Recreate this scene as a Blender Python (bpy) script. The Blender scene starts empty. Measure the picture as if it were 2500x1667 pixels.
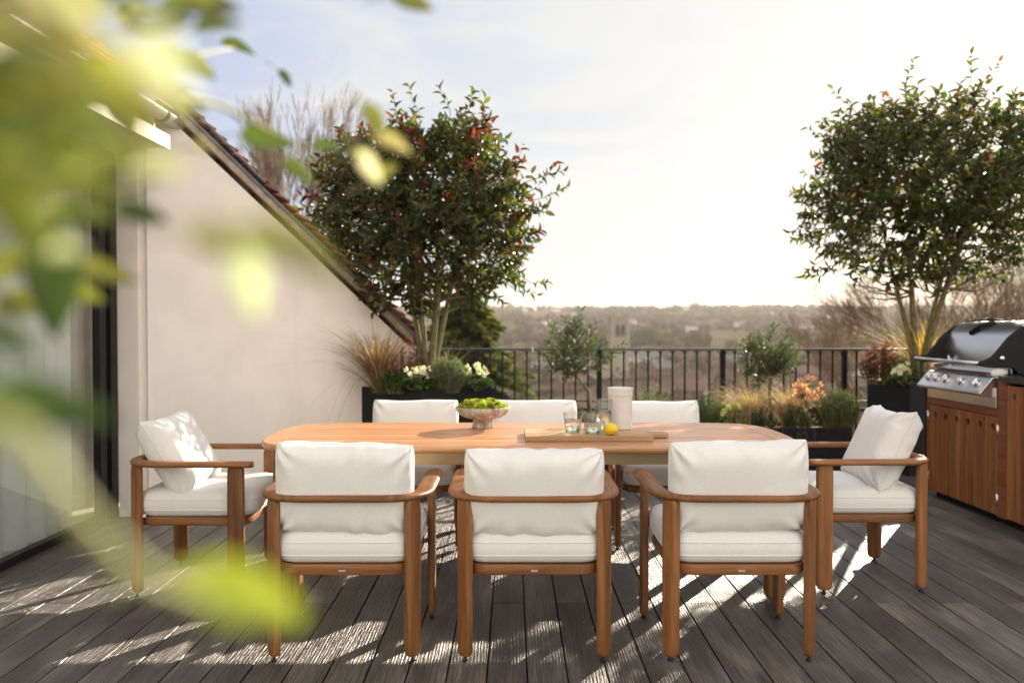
import bpy, bmesh, math, random
import numpy as np
from mathutils import Vector, Matrix, noise
R = math.radians
sc = bpy.context.scene
col = sc.collection

# ------------------------------------------------------------------ camera
LENS = 30.0
CAM_H = 1.32
PITCH = math.atan(40.5/2083.3)
cam_d = bpy.data.cameras.new('camera'); cam = bpy.data.objects.new('camera', cam_d); col.objects.link(cam)
cam.location = (0, 0, CAM_H); cam.rotation_euler = (R(90)-PITCH, 0, 0)
cam_d.lens = LENS; cam_d.sensor_width = 36; cam_d.clip_start = 0.02; cam_d.clip_end = 9000
cam_d.dof.use_dof = True; cam_d.dof.focus_distance = 3.5; cam_d.dof.aperture_fstop = 2.1
sc.camera = cam
# ------------------------------------------------------------------ sky, sun, exposure
SUN_AZ, SUN_EL = R(33), R(20)          # azimuth from +Y towards +X
w = bpy.data.worlds.new('World'); sc.world = w; w.use_nodes = True
nt = w.node_tree; nt.nodes.clear()
def wn(t, **k):
    n = nt.nodes.new(t)
    for a, b in k.items(): setattr(n, a, b)
    return n
wo = wn('ShaderNodeOutputWorld'); bg = wn('ShaderNodeBackground'); bg.inputs[1].default_value = 0.06
sky = wn('ShaderNodeTexSky', sky_type='NISHITA', sun_disc=False, sun_elevation=SUN_EL, sun_rotation=SUN_AZ,
         altitude=100, air_density=1.0, dust_density=1.1, ozone_density=1.0)
tc = wn('ShaderNodeTexCoord'); mp = wn('ShaderNodeMapping'); mp.inputs['Scale'].default_value = (1.0, 1.0, 3.2)
nz = wn('ShaderNodeTexNoise'); nz.inputs['Scale'].default_value = 2.1; nz.inputs['Detail'].default_value = 7; nz.inputs['Roughness'].default_value = .55
nz.inputs['Distortion'].default_value = .5
cr = wn('ShaderNodeMapRange'); cr.inputs[1].default_value = .36; cr.inputs[2].default_value = .72; cr.inputs[3].default_value = .90; cr.inputs[4].default_value = 1.0
mix = wn('ShaderNodeMixRGB')
# thin high cloud veil: light towards the sun side, unseen sky behind the camera brightened to add fill light
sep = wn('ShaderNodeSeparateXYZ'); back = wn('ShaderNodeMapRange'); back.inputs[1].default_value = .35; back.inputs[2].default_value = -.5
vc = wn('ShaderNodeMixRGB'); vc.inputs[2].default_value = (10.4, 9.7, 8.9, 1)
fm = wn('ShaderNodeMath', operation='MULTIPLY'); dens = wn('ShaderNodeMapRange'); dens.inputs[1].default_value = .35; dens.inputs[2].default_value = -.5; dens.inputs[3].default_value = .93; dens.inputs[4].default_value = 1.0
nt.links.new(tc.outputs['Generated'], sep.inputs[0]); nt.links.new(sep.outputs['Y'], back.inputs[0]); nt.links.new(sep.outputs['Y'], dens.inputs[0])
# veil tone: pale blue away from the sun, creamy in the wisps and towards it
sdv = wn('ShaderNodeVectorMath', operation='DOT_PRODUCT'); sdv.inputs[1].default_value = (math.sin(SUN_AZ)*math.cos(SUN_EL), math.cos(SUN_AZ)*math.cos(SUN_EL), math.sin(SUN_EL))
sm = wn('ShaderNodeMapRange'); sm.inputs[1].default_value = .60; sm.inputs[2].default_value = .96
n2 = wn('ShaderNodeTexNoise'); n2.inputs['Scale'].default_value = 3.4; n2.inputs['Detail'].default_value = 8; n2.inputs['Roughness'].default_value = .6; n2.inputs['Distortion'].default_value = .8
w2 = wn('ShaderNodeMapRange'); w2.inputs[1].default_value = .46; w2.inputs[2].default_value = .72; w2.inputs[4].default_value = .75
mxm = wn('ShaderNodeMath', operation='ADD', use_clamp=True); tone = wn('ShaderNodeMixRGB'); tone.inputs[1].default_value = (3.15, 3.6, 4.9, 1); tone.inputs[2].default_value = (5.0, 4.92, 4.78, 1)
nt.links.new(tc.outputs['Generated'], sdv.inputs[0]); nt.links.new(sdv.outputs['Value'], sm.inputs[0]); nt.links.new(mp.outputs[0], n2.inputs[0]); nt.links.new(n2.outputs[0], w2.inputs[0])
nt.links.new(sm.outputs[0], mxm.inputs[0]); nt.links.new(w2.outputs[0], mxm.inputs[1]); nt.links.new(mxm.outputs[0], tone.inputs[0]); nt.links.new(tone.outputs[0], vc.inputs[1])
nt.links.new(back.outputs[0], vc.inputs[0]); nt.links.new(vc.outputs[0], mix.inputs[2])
nt.links.new(tc.outputs['Generated'], mp.inputs[0]); nt.links.new(mp.outputs[0], nz.inputs[0])
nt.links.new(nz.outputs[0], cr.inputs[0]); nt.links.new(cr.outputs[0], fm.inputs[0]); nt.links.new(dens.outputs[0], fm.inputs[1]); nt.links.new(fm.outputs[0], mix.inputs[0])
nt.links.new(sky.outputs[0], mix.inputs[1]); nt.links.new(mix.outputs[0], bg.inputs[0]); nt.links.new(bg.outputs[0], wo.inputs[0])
sl = bpy.data.lights.new('sun', 'SUN'); so = bpy.data.objects.new('sun', sl); col.objects.link(so)
sl.energy = 5.0; sl.angle = R(.55); sl.color = (1.0, .86, .68)
sdir = Vector((math.sin(SUN_AZ)*math.cos(SUN_EL), math.cos(SUN_AZ)*math.cos(SUN_EL), math.sin(SUN_EL)))
so.rotation_euler = (-sdir).to_track_quat('-Z', 'Y').to_euler(); so.location = sdir*30
sc.view_settings.view_transform = 'Standard'; sc.view_settings.look = 'None'
sc.view_settings.exposure = 1.5; sc.view_settings.gamma = 1
sc.render.engine = 'CYCLES'
sc.cycles.max_bounces = 12; sc.cycles.transmission_bounces = 12; sc.cycles.transparent_max_bounces = 16; sc.cycles.sample_clamp_indirect = 6

# ------------------------------------------------------------------ pixel helpers (photograph measured at 2500 x 1667)
FPX = 2083.3
cp, sp = math.cos(PITCH), math.sin(PITCH)
def ray(u, v):
    x = (u-1250)/FPX; z = -(v-833.5)/FPX
    return Vector((x, cp+z*sp, -sp+z*cp))
def PZ(u, v, z):                     # point at height z seen at pixel u, v
    r = ray(u, v); t = (z-CAM_H)/r.z
    return Vector((r.x*t, r.y*t, z))
def PD(u, v, d):                     # point at distance d in front seen at pixel u, v
    r = ray(u, v); t = d/r.y
    return Vector((r.x*t, d, CAM_H+r.z*t))
def PP(u, v, p0, n):
    r = ray(u, v); c = Vector((0, 0, CAM_H)); t = (Vector(p0)-c).dot(Vector(n))/r.dot(Vector(n))
    return c+r*t

# ------------------------------------------------------------------ tagging
def tag(o, label=None, cat=None, group=None, kind=None):
    if label: o['label'] = label
    if cat: o['category'] = cat
    if group: o['group'] = group
    if kind: o['kind'] = kind
    return o
def empty(name, loc=(0, 0, 0), rz=0, label=None, cat=None, group=None):
    o = bpy.data.objects.new(name, None); col.objects.link(o)
    o.location = loc; o.rotation_euler = (0, 0, rz); o.empty_display_size = .1
    return tag(o, label, cat, group)
def children(o): return [c for c in bpy.data.objects if c.parent == o]
def copy_tree(o, parent=None):
    c = o.copy(); col.objects.link(c)
    if parent: c.parent = parent
    for ch in children(o):
        if ch is not c: copy_tree(ch, c)
    return c

# ------------------------------------------------------------------ mesh builder
class MB:
    def __init__(s): s.v = []; s.f = []; s.m = []; s.c = []; s.sm = []
    def add(s, vs, fs, mi=0, c=(1, 1, 1), smooth=False):
        b = len(s.v); s.v.extend([tuple(p) for p in vs]); s.c.extend([c]*len(vs))
        for f in fs: s.f.append(tuple(b+i for i in f)); s.m.append(mi); s.sm.append(smooth)
    def box(s, x0, x1, y0, y1, z0, z1, M=None, mi=0, b=0.0, c=(1, 1, 1)):
        if b > 0:
            bm = bmesh.new(); bmesh.ops.create_cube(bm, size=1)
            for q in bm.verts: q.co = Vector(((x0+x1)/2+q.co.x*(x1-x0), (y0+y1)/2+q.co.y*(y1-y0), (z0+z1)/2+q.co.z*(z1-z0)))
            bmesh.ops.bevel(bm, geom=bm.edges[:]+bm.verts[:], offset=b, segments=2, profile=.5, affect='EDGES')
            bm.verts.index_update(); vs = [q.co.copy() for q in bm.verts]; fs = [[q.index for q in f.verts] for f in bm.faces]; bm.free()
        else:
            vs = [Vector((x, y, z)) for x in (x0, x1) for y in (y0, y1) for z in (z0, z1)]
            fs = [(0, 1, 3, 2), (4, 6, 7, 5), (0, 4, 5, 1), (2, 3, 7, 6), (0, 2, 6, 4), (1, 5, 7, 3)]
        if M is not None: vs = [M@q for q in vs]
        s.add(vs, fs, mi, c)
    def tube(s, pts, rad, n=8, mi=0, caps=True, c=(1, 1, 1), closed=False):
        pts = [Vector(p) for p in pts]; k = len(pts)
        if not hasattr(rad, '__len__'): rad = [rad]*k
        vs = []; up = None
        for i, p in enumerate(pts):
            if closed: t = pts[(i+1) % k]-pts[i-1]
            else: t = pts[min(i+1, k-1)]-pts[max(i-1, 0)]
            t.normalize()
            if up is None: up = t.orthogonal().normalized()
            up = (up-t*up.dot(t))
            up = up.normalized() if up.length > 1e-6 else t.orthogonal().normalized()
            sd = t.cross(up)
            for j in range(n):
                a = 2*math.pi*j/n; vs.append(p+(up*math.cos(a)+sd*math.sin(a))*rad[i])
        fs = []
        for i in range(k if closed else k-1):
            i2 = (i+1) % k
            for j in range(n): fs.append((i*n+j, i*n+(j+1) % n, i2*n+(j+1) % n, i2*n+j))
        if caps and not closed: fs.append(tuple(range(n-1, -1, -1))); fs.append(tuple((k-1)*n+j for j in range(n)))
        s.add(vs, fs, mi, c, smooth=n > 4)
    def lathe(s, prof, ctr=(0, 0, 0), n=32, mi=0, rf=None, c=(1, 1, 1)):
        vs = []; fs = []; k = len(prof)
        for i, (r, z) in enumerate(prof):
            for j in range(n):
                a = 2*math.pi*j/n; q = r*(rf(a, z) if rf else 1)
                vs.append((ctr[0]+q*math.cos(a), ctr[1]+q*math.sin(a), ctr[2]+z))
        for i in range(k-1):
            for j in range(n): fs.append((i*n+j, i*n+(j+1) % n, (i+1)*n+(j+1) % n, (i+1)*n+j))
        s.add(vs, fs, mi, c, smooth=True)
    def prism(s, poly, z0, z1, M=None, mi=0, c=(1, 1, 1)):
        n = len(poly); vs = [Vector((x, y, z0)) for x, y in poly]+[Vector((x, y, z1)) for x, y in poly]
        if M is not None: vs = [M@q for q in vs]
        fs = [tuple(range(n-1, -1, -1)), tuple(range(n, 2*n))]+[(i, (i+1) % n, n+(i+1) % n, n+i) for i in range(n)]
        s.add(vs, fs, mi, c)
    def build(s, name, mats, parent=None, smooth=None, bevel=0, seg=2, subsurf=0):
        me = bpy.data.meshes.new(name); me.from_pydata(s.v, [], s.f)
        if not isinstance(mats, (list, tuple)): mats = [mats]
        for m in mats: me.materials.append(m)
        me.polygons.foreach_set('material_index', s.m)
        me.polygons.foreach_set('use_smooth', [True]*len(s.f) if smooth else (s.sm if smooth is None else [False]*len(s.f)))
        ca = me.color_attributes.new('Col', 'FLOAT_COLOR', 'POINT')
        arr = np.ones((len(s.v), 4), 'f'); arr[:, :3] = np.array(s.c, 'f').reshape(-1, 3); ca.data.foreach_set('color', arr.ravel())
        me.update(); o = bpy.data.objects.new(name, me); col.objects.link(o)
        if parent: o.parent = parent
        if bevel: 
            bv = o.modifiers.new('b', 'BEVEL'); bv.width = bevel; bv.segments = seg; bv.limit_method = 'ANGLE'; bv.angle_limit = R(40)
        if subsurf:
            ss = o.modifiers.new('s', 'SUBSURF'); ss.levels = subsurf; ss.render_levels = subsurf
        return o

# ------------------------------------------------------------------ materials
def mat(name):
    m = bpy.data.materials.new(name); m.use_nodes = True; t = m.node_tree; t.nodes.clear()
    out = t.nodes.new('ShaderNodeOutputMaterial'); p = t.nodes.new('ShaderNodeBsdfPrincipled'); t.links.new(p.outputs[0], out.inputs[0])
    def N(ty, **k):
        n = t.nodes.new(ty)
        for a, b in k.items():
            if a.startswith('i_'):
                key = a[2:]; key = int(key) if key.isdigit() else key.replace('_', ' ')
                n.inputs[key].default_value = b
            else: setattr(n, a, b)
        return n
    return m, t, p, out, N
def ramp(N, t, src, stops):
    r = N('ShaderNodeValToRGB'); e = r.color_ramp.elements
    while len(e) < len(stops): e.new(.5)
    for q, (pos, c) in zip(e, stops): q.position = pos; q.color = (*c, 1)
    t.links.new(src, r.inputs[0]); return r
def objcoord(N, t, scale, rnd=True):
    tc = N('ShaderNodeTexCoord'); mp = N('ShaderNodeMapping'); mp.inputs['Scale'].default_value = scale
    if rnd:
        oi = N('ShaderNodeObjectInfo'); va = N('ShaderNodeVectorMath', operation='ADD'); mu = N('ShaderNodeMath', operation='MULTIPLY', i_1=17.0)
        t.links.new(oi.outputs['Random'], mu.inputs[0]); t.links.new(tc.outputs['Object'], va.inputs[0]); t.links.new(mu.outputs[0], va.inputs[1])
        t.links.new(va.outputs[0], mp.inputs[0])
    else: t.links.new(tc.outputs['Object'], mp.inputs[0])
    return mp
def bump(N, t, p, src, st, dist=.002):
    b = N('ShaderNodeBump'); b.inputs['Strength'].default_value = st; b.inputs['Distance'].default_value = dist
    t.links.new(src, b.inputs['Height']); t.links.new(b.outputs[0], p.inputs['Normal']); return b

def simple(name, c, rough=.5, metal=0, var=.12, scale=8, bst=0, bscale=60, spec=.5, streak=0):
    m, t, p, out, N = mat(name)
    mp = objcoord(N, t, (1, 1, 1)); nz = N('ShaderNodeTexNoise', i_Scale=scale, i_Detail=5.0); t.links.new(mp.outputs[0], nz.inputs[0])
    a = tuple(x*(1-var) for x in c); b = tuple(min(1, x*(1+var)) for x in c)
    r = ramp(N, t, nz.outputs[0], [(.3, a), (.7, b)]); t.links.new(r.outputs[0], p.inputs['Base Color'])
    p.inputs['Roughness'].default_value = rough; p.inputs['Metallic'].default_value = metal; p.inputs['Specular IOR Level'].default_value = spec
    if streak:      # rain streaks and faint grime
        ms_ = objcoord(N, t, (5, 5, .55), False); ns = N('ShaderNodeTexNoise', i_Scale=1.4, i_Detail=7.0, i_Roughness=.7); t.links.new(ms_.outputs[0], ns.inputs[0])
        nb = N('ShaderNodeTexNoise', i_Scale=26.0, i_Detail=2.0); t.links.new(mp.outputs[0], nb.inputs[0])
        rs1 = ramp(N, t, ns.outputs[0], [(.52, (1, 1, 1)), (.74, (1-streak, 1-streak*1.15, 1-streak*1.3))]); rs2 = ramp(N, t, nb.outputs[0], [(.70, (1, 1, 1)), (.80, (.90, .87, .84))])
        q1 = N('ShaderNodeMixRGB', blend_type='MULTIPLY', i_Fac=1.0); q2 = N('ShaderNodeMixRGB', blend_type='MULTIPLY', i_Fac=1.0)
        t.links.new(r.outputs[0], q1.inputs[1]); t.links.new(rs1.outputs[0], q1.inputs[2]); t.links.new(q1.outputs[0], q2.inputs[1]); t.links.new(rs2.outputs[0], q2.inputs[2]); t.links.new(q2.outputs[0], p.inputs['Base Color'])
    if bst:
        n2 = N('ShaderNodeTexNoise', i_Scale=bscale, i_Detail=4.0); t.links.new(mp.outputs[0], n2.inputs[0]); bump(N, t, p, n2.outputs[0], bst)
    return m

def wood(name, axis, c0, c1, c2, rough=.45, gs=1.0, spec=.35):
    m, t, p, out, N = mat(name)
    s = [14*gs]*3; s[axis] = .9*gs
    mp = objcoord(N, t, tuple(s))
    n1 = N('ShaderNodeTexNoise', i_Scale=1.6, i_Detail=6.0, i_Roughness=.6, i_Distortion=.8); t.links.new(mp.outputs[0], n1.inputs[0])
    s2 = [120*gs]*3; s2[axis] = 4*gs
    mp2 = objcoord(N, t, tuple(s2)); n2 = N('ShaderNodeTexNoise', i_Scale=2.2, i_Detail=3.0); t.links.new(mp2.outputs[0], n2.inputs[0])
    r = ramp(N, t, n1.outputs[0], [(.28, c0), (.5, c1), (.74, c2)])
    r2 = ramp(N, t, n2.outputs[0], [(.32, (.62, .55, .5)), (.55, (1, 1, 1))])
    mx = N('ShaderNodeMixRGB', blend_type='MULTIPLY', i_Fac=.55); t.links.new(r.outputs[0], mx.inputs[1]); t.links.new(r2.outputs[0], mx.inputs[2])
    at = N('ShaderNodeVertexColor', layer_name='Col'); mm = N('ShaderNodeMixRGB', blend_type='MULTIPLY', i_Fac=1.0)
    t.links.new(mx.outputs[0], mm.inputs[1]); t.links.new(at.outputs[0], mm.inputs[2])
    oi_ = N('ShaderNodeObjectInfo'); hs = N('ShaderNodeHueSaturation'); vr = N('ShaderNodeMapRange', i_3=.84, i_4=1.14); t.links.new(oi_.outputs['Random'], vr.inputs[0]); t.links.new(vr.outputs[0], hs.inputs['Value'])
    t.links.new(mm.outputs[0], hs.inputs['Color']); t.links.new(hs.outputs[0], p.inputs['Base Color'])
    rr = N('ShaderNodeMapRange', i_3=rough-.08, i_4=rough+.14); t.links.new(n2.outputs[0], rr.inputs[0]); t.links.new(rr.outputs[0], p.inputs['Roughness'])
    p.inputs['Specular IOR Level'].default_value = spec
    bump(N, t, p, n2.outputs[0], .35, .0012)
    return m
TK = ((.13, .053, .017), (.24, .10, .032), (.37, .168, .060))
M_wx, M_wy, M_wz = (wood('teak_'+'xyz'[i], i, *TK) for i in range(3))
TT = ((.42, .19, .085), (.54, .268, .128), (.64, .36, .19))
M_top = wood('teak_top', 0, *TT, rough=.30, spec=.6); M_topy = wood('teak_rim', 1, *TT, rough=.36, spec=.5)
M_cedar = wood('cedar', 2, (.12, .045, .013), (.24, .092, .024), (.37, .16, .045), rough=.5)
M_cedarx = wood('cedar_rail', 1, (.13, .04, .018), (.2, .065, .025), (.26, .09, .035), rough=.5)
M_board = wood('board_wood', 0, (.30, .17, .08), (.46, .29, .15), (.56, .37, .21), rough=.55, gs=.8)

def fabric():
    m, t, p, out, N = mat('linen_fabric')
    mp = objcoord(N, t, (1, 1, 1))
    a = objcoord(N, t, (900, 900, 120)); b = objcoord(N, t, (120, 120, 900))
    n1 = N('ShaderNodeTexNoise', i_Scale=1.0, i_Detail=2.0); n2 = N('ShaderNodeTexNoise', i_Scale=1.0, i_Detail=2.0); n3 = N('ShaderNodeTexNoise', i_Scale=9.0, i_Detail=4.0)
    t.links.new(a.outputs[0], n1.inputs[0]); t.links.new(b.outputs[0], n2.inputs[0]); t.links.new(mp.outputs[0], n3.inputs[0])
    ad = N('ShaderNodeMath', operation='ADD'); t.links.new(n1.outputs[0], ad.inputs[0]); t.links.new(n2.outputs[0], ad.inputs[1])
    hf = N('ShaderNodeMath', operation='MULTIPLY', i_1=.5); t.links.new(ad.outputs[0], hf.inputs[0])
    r = ramp(N, t, hf.outputs[0], [(.30, (.69, .665, .62)), (.60, (.83, .81, .78))])
    r3 = ramp(N, t, n3.outputs[0], [(.3, (.96, .955, .95)), (.7, (1, 1, 1))])
    mx = N('ShaderNodeMixRGB', blend_type='MULTIPLY', i_Fac=1.0); t.links.new(r.outputs[0], mx.inputs[1]); t.links.new(r3.outputs[0], mx.inputs[2])
    t.links.new(mx.outputs[0], p.inputs['Base Color']); p.inputs['Roughness'].default_value = .95; p.inputs['Specular IOR Level'].default_value = .15
    p.inputs['Sheen Weight'].default_value = .15
    bump(N, t, p, hf.outputs[0], .18, .0006)
    return m
M_fab = fabric()
def leafmat(name, transl=.45, rough=.38, gain=1.0, spec=.5):
    m, t, p, out, N = mat(name)
    at = N('ShaderNodeVertexColor', layer_name='Col'); nz = N('ShaderNodeTexNoise', i_Scale=25.0)
    tc = N('ShaderNodeTexCoord'); t.links.new(tc.outputs['Object'], nz.inputs[0])
    r = ramp(N, t, nz.outputs[0], [(.3, (.75, .75, .75)), (.7, (1.15, 1.15, 1.1))])
    mx = N('ShaderNodeMixRGB', blend_type='MULTIPLY', i_Fac=1.0); t.links.new(at.outputs[0], mx.inputs[1]); t.links.new(r.outputs[0], mx.inputs[2])
    t.links.new(mx.outputs[0], p.inputs['Base Color']); p.inputs['Roughness'].default_value = rough; p.inputs['Specular IOR Level'].default_value = spec
    tr = N('ShaderNodeBsdfTranslucent'); br = N('ShaderNodeMixRGB', blend_type='MULTIPLY', i_Fac=1.0, i_Color2=(1.8*gain, 2.0*gain, 1.0*gain, 1))
    t.links.new(mx.outputs[0], br.inputs[1]); t.links.new(br.outputs[0], tr.inputs[0])
    ms = N('ShaderNodeMixShader', i_Fac=transl); t.links.new(p.outputs[0], ms.inputs[1]); t.links.new(tr.outputs[0], ms.inputs[2]); t.links.new(ms.outputs[0], out.inputs[0])
    return m
M_leaf = leafmat('glossy_leaf', .48, .36, 1.35); M_leafsoft = leafmat('soft_leaf', .35, .6, 1.0, .3); M_petal = leafmat('petal', .4, .6, .6, .2)
M_grass = leafmat('grass_blade', .4, .55, .8, .3); M_needle = leafmat('needle', .3, .6, 1.0, .2); M_bigleaf = leafmat('shrub_leaf', .5, .34, .50, .6)
M_olive = leafmat('olive_leaf', .25, .5, .9, .4)
M_bark = simple('bark', (.15, .135, .06), .85, var=.35, scale=22, bst=.5, bscale=40)
M_twig = simple('twig', (.20, .145, .09), .85, var=.3, scale=3)
M_black = simple('black_powder_coat', (.010, .010, .011), .42, var=.2, scale=12, bst=.05, spec=.22)
M_planter = simple('planter_shell', (.0085, .010, .0125), .5, var=.3, scale=6, bst=.08, bscale=180, spec=.22)
M_soil = simple('soil', (.035, .022, .014), .95, var=.4, scale=40, bst=.8, bscale=60)
M_rubber = simple('rubber', (.012, .012, .012), .6)
M_bronze = simple('bronze_metal', (.30, .22, .12), .38, metal=.6, var=.08)
M_plate = simple('plate_steel', (.62, .61, .58), .35, metal=.6)
M_ink = simple('ink', (.05, .05, .05), .6)
M_tag = simple('fabric_tag', (.75, .75, .75), .8)
# ================================================================== SETTING: deck
def deckmat():
    m, t, p, out, N = mat('composite_decking')
    tc = N('ShaderNodeTexCoord'); at = N('ShaderNodeVertexColor', layer_name='Col')
    sx = N('ShaderNodeSeparateColor'); t.links.new(at.outputs[0], sx.inputs[0])
    cb = N('ShaderNodeCombineXYZ'); 
    m1 = N('ShaderNodeMath', operation='MULTIPLY', i_1=37.0); t.links.new(sx.outputs[0], m1.inputs[0]); t.links.new(m1.outputs[0], cb.inputs[1]); t.links.new(m1.outputs[0], cb.inputs[2])
    va = N('ShaderNodeVectorMath', operation='ADD'); t.links.new(tc.outputs['Object'], va.inputs[0]); t.links.new(cb.outputs[0], va.inputs[1])
    def nn(sc3, scale, det, dist=0, rough=.5):
        mp = N('ShaderNodeMapping'); mp.inputs['Scale'].default_value = sc3; t.links.new(va.outputs[0], mp.inputs[0])
        n = N('ShaderNodeTexNoise', i_Scale=scale, i_Detail=det, i_Distortion=dist, i_Roughness=rough); t.links.new(mp.outputs[0], n.inputs[0]); return n
    g = nn((70, 2.2, 1), 1.6, 3.0, 1.2)          # long embossed grain
    f = nn((150, 9, 1), 1.5, 3.0, .6); big = nn((5, 1.2, 1), 1.2, 4.0, .5); stain = nn((1.3, .9, 1), 1.1, 4.0)
    # cathedral figure
    mp = N('ShaderNodeMapping'); mp.inputs['Scale'].default_value = (16, 1.1, 1); t.links.new(va.outputs[0], mp.inputs[0])
    wv = N('ShaderNodeTexWave', wave_type='BANDS', bands_direction='X', i_Scale=1.5, i_Distortion=7.0, i_Detail=2.0); wv.inputs['Detail Scale'].default_value = .7
    t.links.new(mp.outputs[0], wv.inputs[0])
    r = ramp(N, t, big.outputs[0], [(.3, (.054, .047, .043)), (.52, (.112, .099, .089)), (.75, (.235, .212, .188))])
    r2 = ramp(N, t, g.outputs[0], [(.38, (.45, .43, .42)), (.6, (1.15, 1.12, 1.1))])
    mx = N('ShaderNodeMixRGB', blend_type='MULTIPLY', i_Fac=.8); t.links.new(r.outputs[0], mx.inputs[1]); t.links.new(r2.outputs[0], mx.inputs[2])
    bc = N('ShaderNodeMixRGB', blend_type='MULTIPLY', i_Fac=.5); cc = N('ShaderNodeCombineColor')
    for i in range(3): t.links.new(sx.outputs[1], cc.inputs[i])
    t.links.new(mx.outputs[0], bc.inputs[1]); t.links.new(cc.outputs[0], bc.inputs[2]); bc.inputs[0].default_value = 1
    t.links.new(bc.outputs[0], p.inputs['Base Color'])
    rr = N('ShaderNodeMapRange', i_1=.35, i_2=.7, i_3=.31, i_4=.52); t.links.new(stain.outputs[0], rr.inputs[0]); t.links.new(rr.outputs[0], p.inputs['Roughness'])
    p.inputs['Specular IOR Level'].default_value = .85
    a1 = N('ShaderNodeMath', operation='MULTIPLY_ADD', i_1=.55); t.links.new(g.outputs[0], a1.inputs[0]); t.links.new(f.outputs[0], a1.inputs[2])
    a2 = N('ShaderNodeMath', operation='MULTIPLY_ADD', i_1=.35); t.links.new(wv.outputs[0], a2.inputs[0]); t.links.new(a1.outputs[0], a2.inputs[2])
    bump(N, t, p, a2.outputs[0], 1.0, .0043)
    return m
M_deck = deckmat()
rd = random.Random(4)
PITCHB = .1517; X0 = .0575; DZ = 0.0
deck = MB()
def dboard(x, y0, y1): deck.box(x+.003, x+PITCHB-.003, y0, y1, -.026, 0, c=(rd.random(), rd.uniform(.72, 1.15), 0))
for k in range(-30, 36):
    x = X0+k*PITCHB
    if x < -2.86 or x > 5.2: continue
    y1 = 8.35
    if x < -2.4: y1 = 5.85
    elif x < -.9: y1 = min(8.35, 5.89+(x+2.52)*.9+.6)
    if k % 2: dboard(x, -1.0, 4.028); dboard(x, 4.031, y1)
    else: dboard(x, -1.0, 2.2); dboard(x, 2.203, 5.85) if y1 >= 5.85 else None; (dboard(x, 5.853, y1) if y1 > 6 else None)
deck_o = deck.build('deck', M_deck, bevel=.0025, seg=2, smooth=False); tag(deck_o, kind='structure')
mb = MB(); mb.box(-2.8, 5.3, -1.1, 8.4, -.16, -.045); tag(mb.build('deck_substrate', M_black), kind='structure')

# ================================================================== BUILDING
M_render = simple('wall_render', (.90, .835, .745), .92, var=.045, scale=3.5, bst=.35, bscale=130, streak=.055)
M_whitewood = simple('painted_wood', (.72, .66, .59), .6, var=.05, scale=9)
M_fascia = simple('grey_bargeboard', (.40, .33, .255), .8, var=.3, scale=14, bst=.3)
M_lead = simple('lead_flashing', (.20, .21, .23), .5, metal=.3, var=.2, scale=18, bst=.4, bscale=30)
M_gutter = simple('gutter_metal', (.33, .32, .29), .35, metal=.5, var=.18, scale=14)
def tilemat():
    m, t, p, out, N = mat('clay_tile'); at = N('ShaderNodeVertexColor', layer_name='Col')
    mp = objcoord(N, t, (1, 1, 1)); nz = N('ShaderNodeTexNoise', i_Scale=30.0, i_Detail=5.0); t.links.new(mp.outputs[0], nz.inputs[0])
    r = ramp(N, t, nz.outputs[0], [(.3, (.55, .5, .5)), (.7, (1.2, 1.15, 1.1))]); mx = N('ShaderNodeMixRGB', blend_type='MULTIPLY', i_Fac=1.0)
    t.links.new(at.outputs[0], mx.inputs[1]); t.links.new(r.outputs[0], mx.inputs[2]); t.links.new(mx.outputs[0], p.inputs['Base Color'])
    p.inputs['Roughness'].default_value = .85; bump(N, t, p, nz.outputs[0], .5, .003); return m
M_tile = tilemat()
def schlick(N, t, f0):
    lw = N('ShaderNodeLayerWeight', i_Blend=.5); pw = N('ShaderNodeMath', operation='POWER', i_1=5.0); mr = N('ShaderNodeMath', operation='MULTIPLY_ADD', i_1=1-f0, i_2=f0)
    t.links.new(lw.outputs['Facing'], pw.inputs[0]); t.links.new(pw.outputs[0], mr.inputs[0]); return mr
def glassmat(name, c=(1, 1, 1), rough=0.0, ior=1.5):
    m, t, p, out, N = mat(name)
    g = N('ShaderNodeBsdfGlass', i_Roughness=rough, i_IOR=ior); g.inputs[0].default_value = (*c, 1)
    tr = N('ShaderNodeBsdfTransparent'); tr.inputs[0].default_value = (*c, 1)
    # thin architectural pane: reflection by fresnel over a transparent sheet
    fr = schlick(N, t, .13); gl = N('ShaderNodeBsdfGlossy', i_Roughness=rough); ms = N('ShaderNodeMixShader')
    t.links.new(fr.outputs[0], ms.inputs[0]); t.links.new(tr.outputs[0], ms.inputs[1]); t.links.new(gl.outputs[0], ms.inputs[2]); t.links.new(ms.outputs[0], out.inputs[0])
    return m
M_pane = glassmat('window_glass', (.94, .96, .95), 0.01, 1.75)
M_curtain = simple('curtain_cloth', (.80, .81, .78), .95, var=.06, scale=5)
M_interior = simple('interior_wall', (.55, .52, .46), .9)

PHI = R(42); WO = Vector((-2.52, 5.90, 0)); WT = Vector((math.cos(PHI), math.sin(PHI), 0)); WN = Vector((math.sin(PHI), -math.cos(PHI), 0))
def wp(t, z, off=0): return WO+WT*t+WN*off+Vector((0, 0, z))
def wpix(u, v, off=0):
    q = PP(u, v, WO+WN*off, WN); return ((q-WO).dot(WT), q.z)
house = empty('house', (-2.7, 5.9, 0), label='pale rendered house wing with sloping red tiled roof at the left of the terrace', cat='house')
def hpart(mb, name, mats, **k):
    o = mb.build(name, mats, **k); o.parent = house; o.matrix_parent_inverse = Matrix.Translation(-house.location); return o
a0 = wpix(463.7, 330); a1 = wpix(1005, 846)
sl_ = (a0[1]-a1[1])/(a1[0]-a0[0])
ztop = a0[1]+sl_*a0[0]
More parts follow.
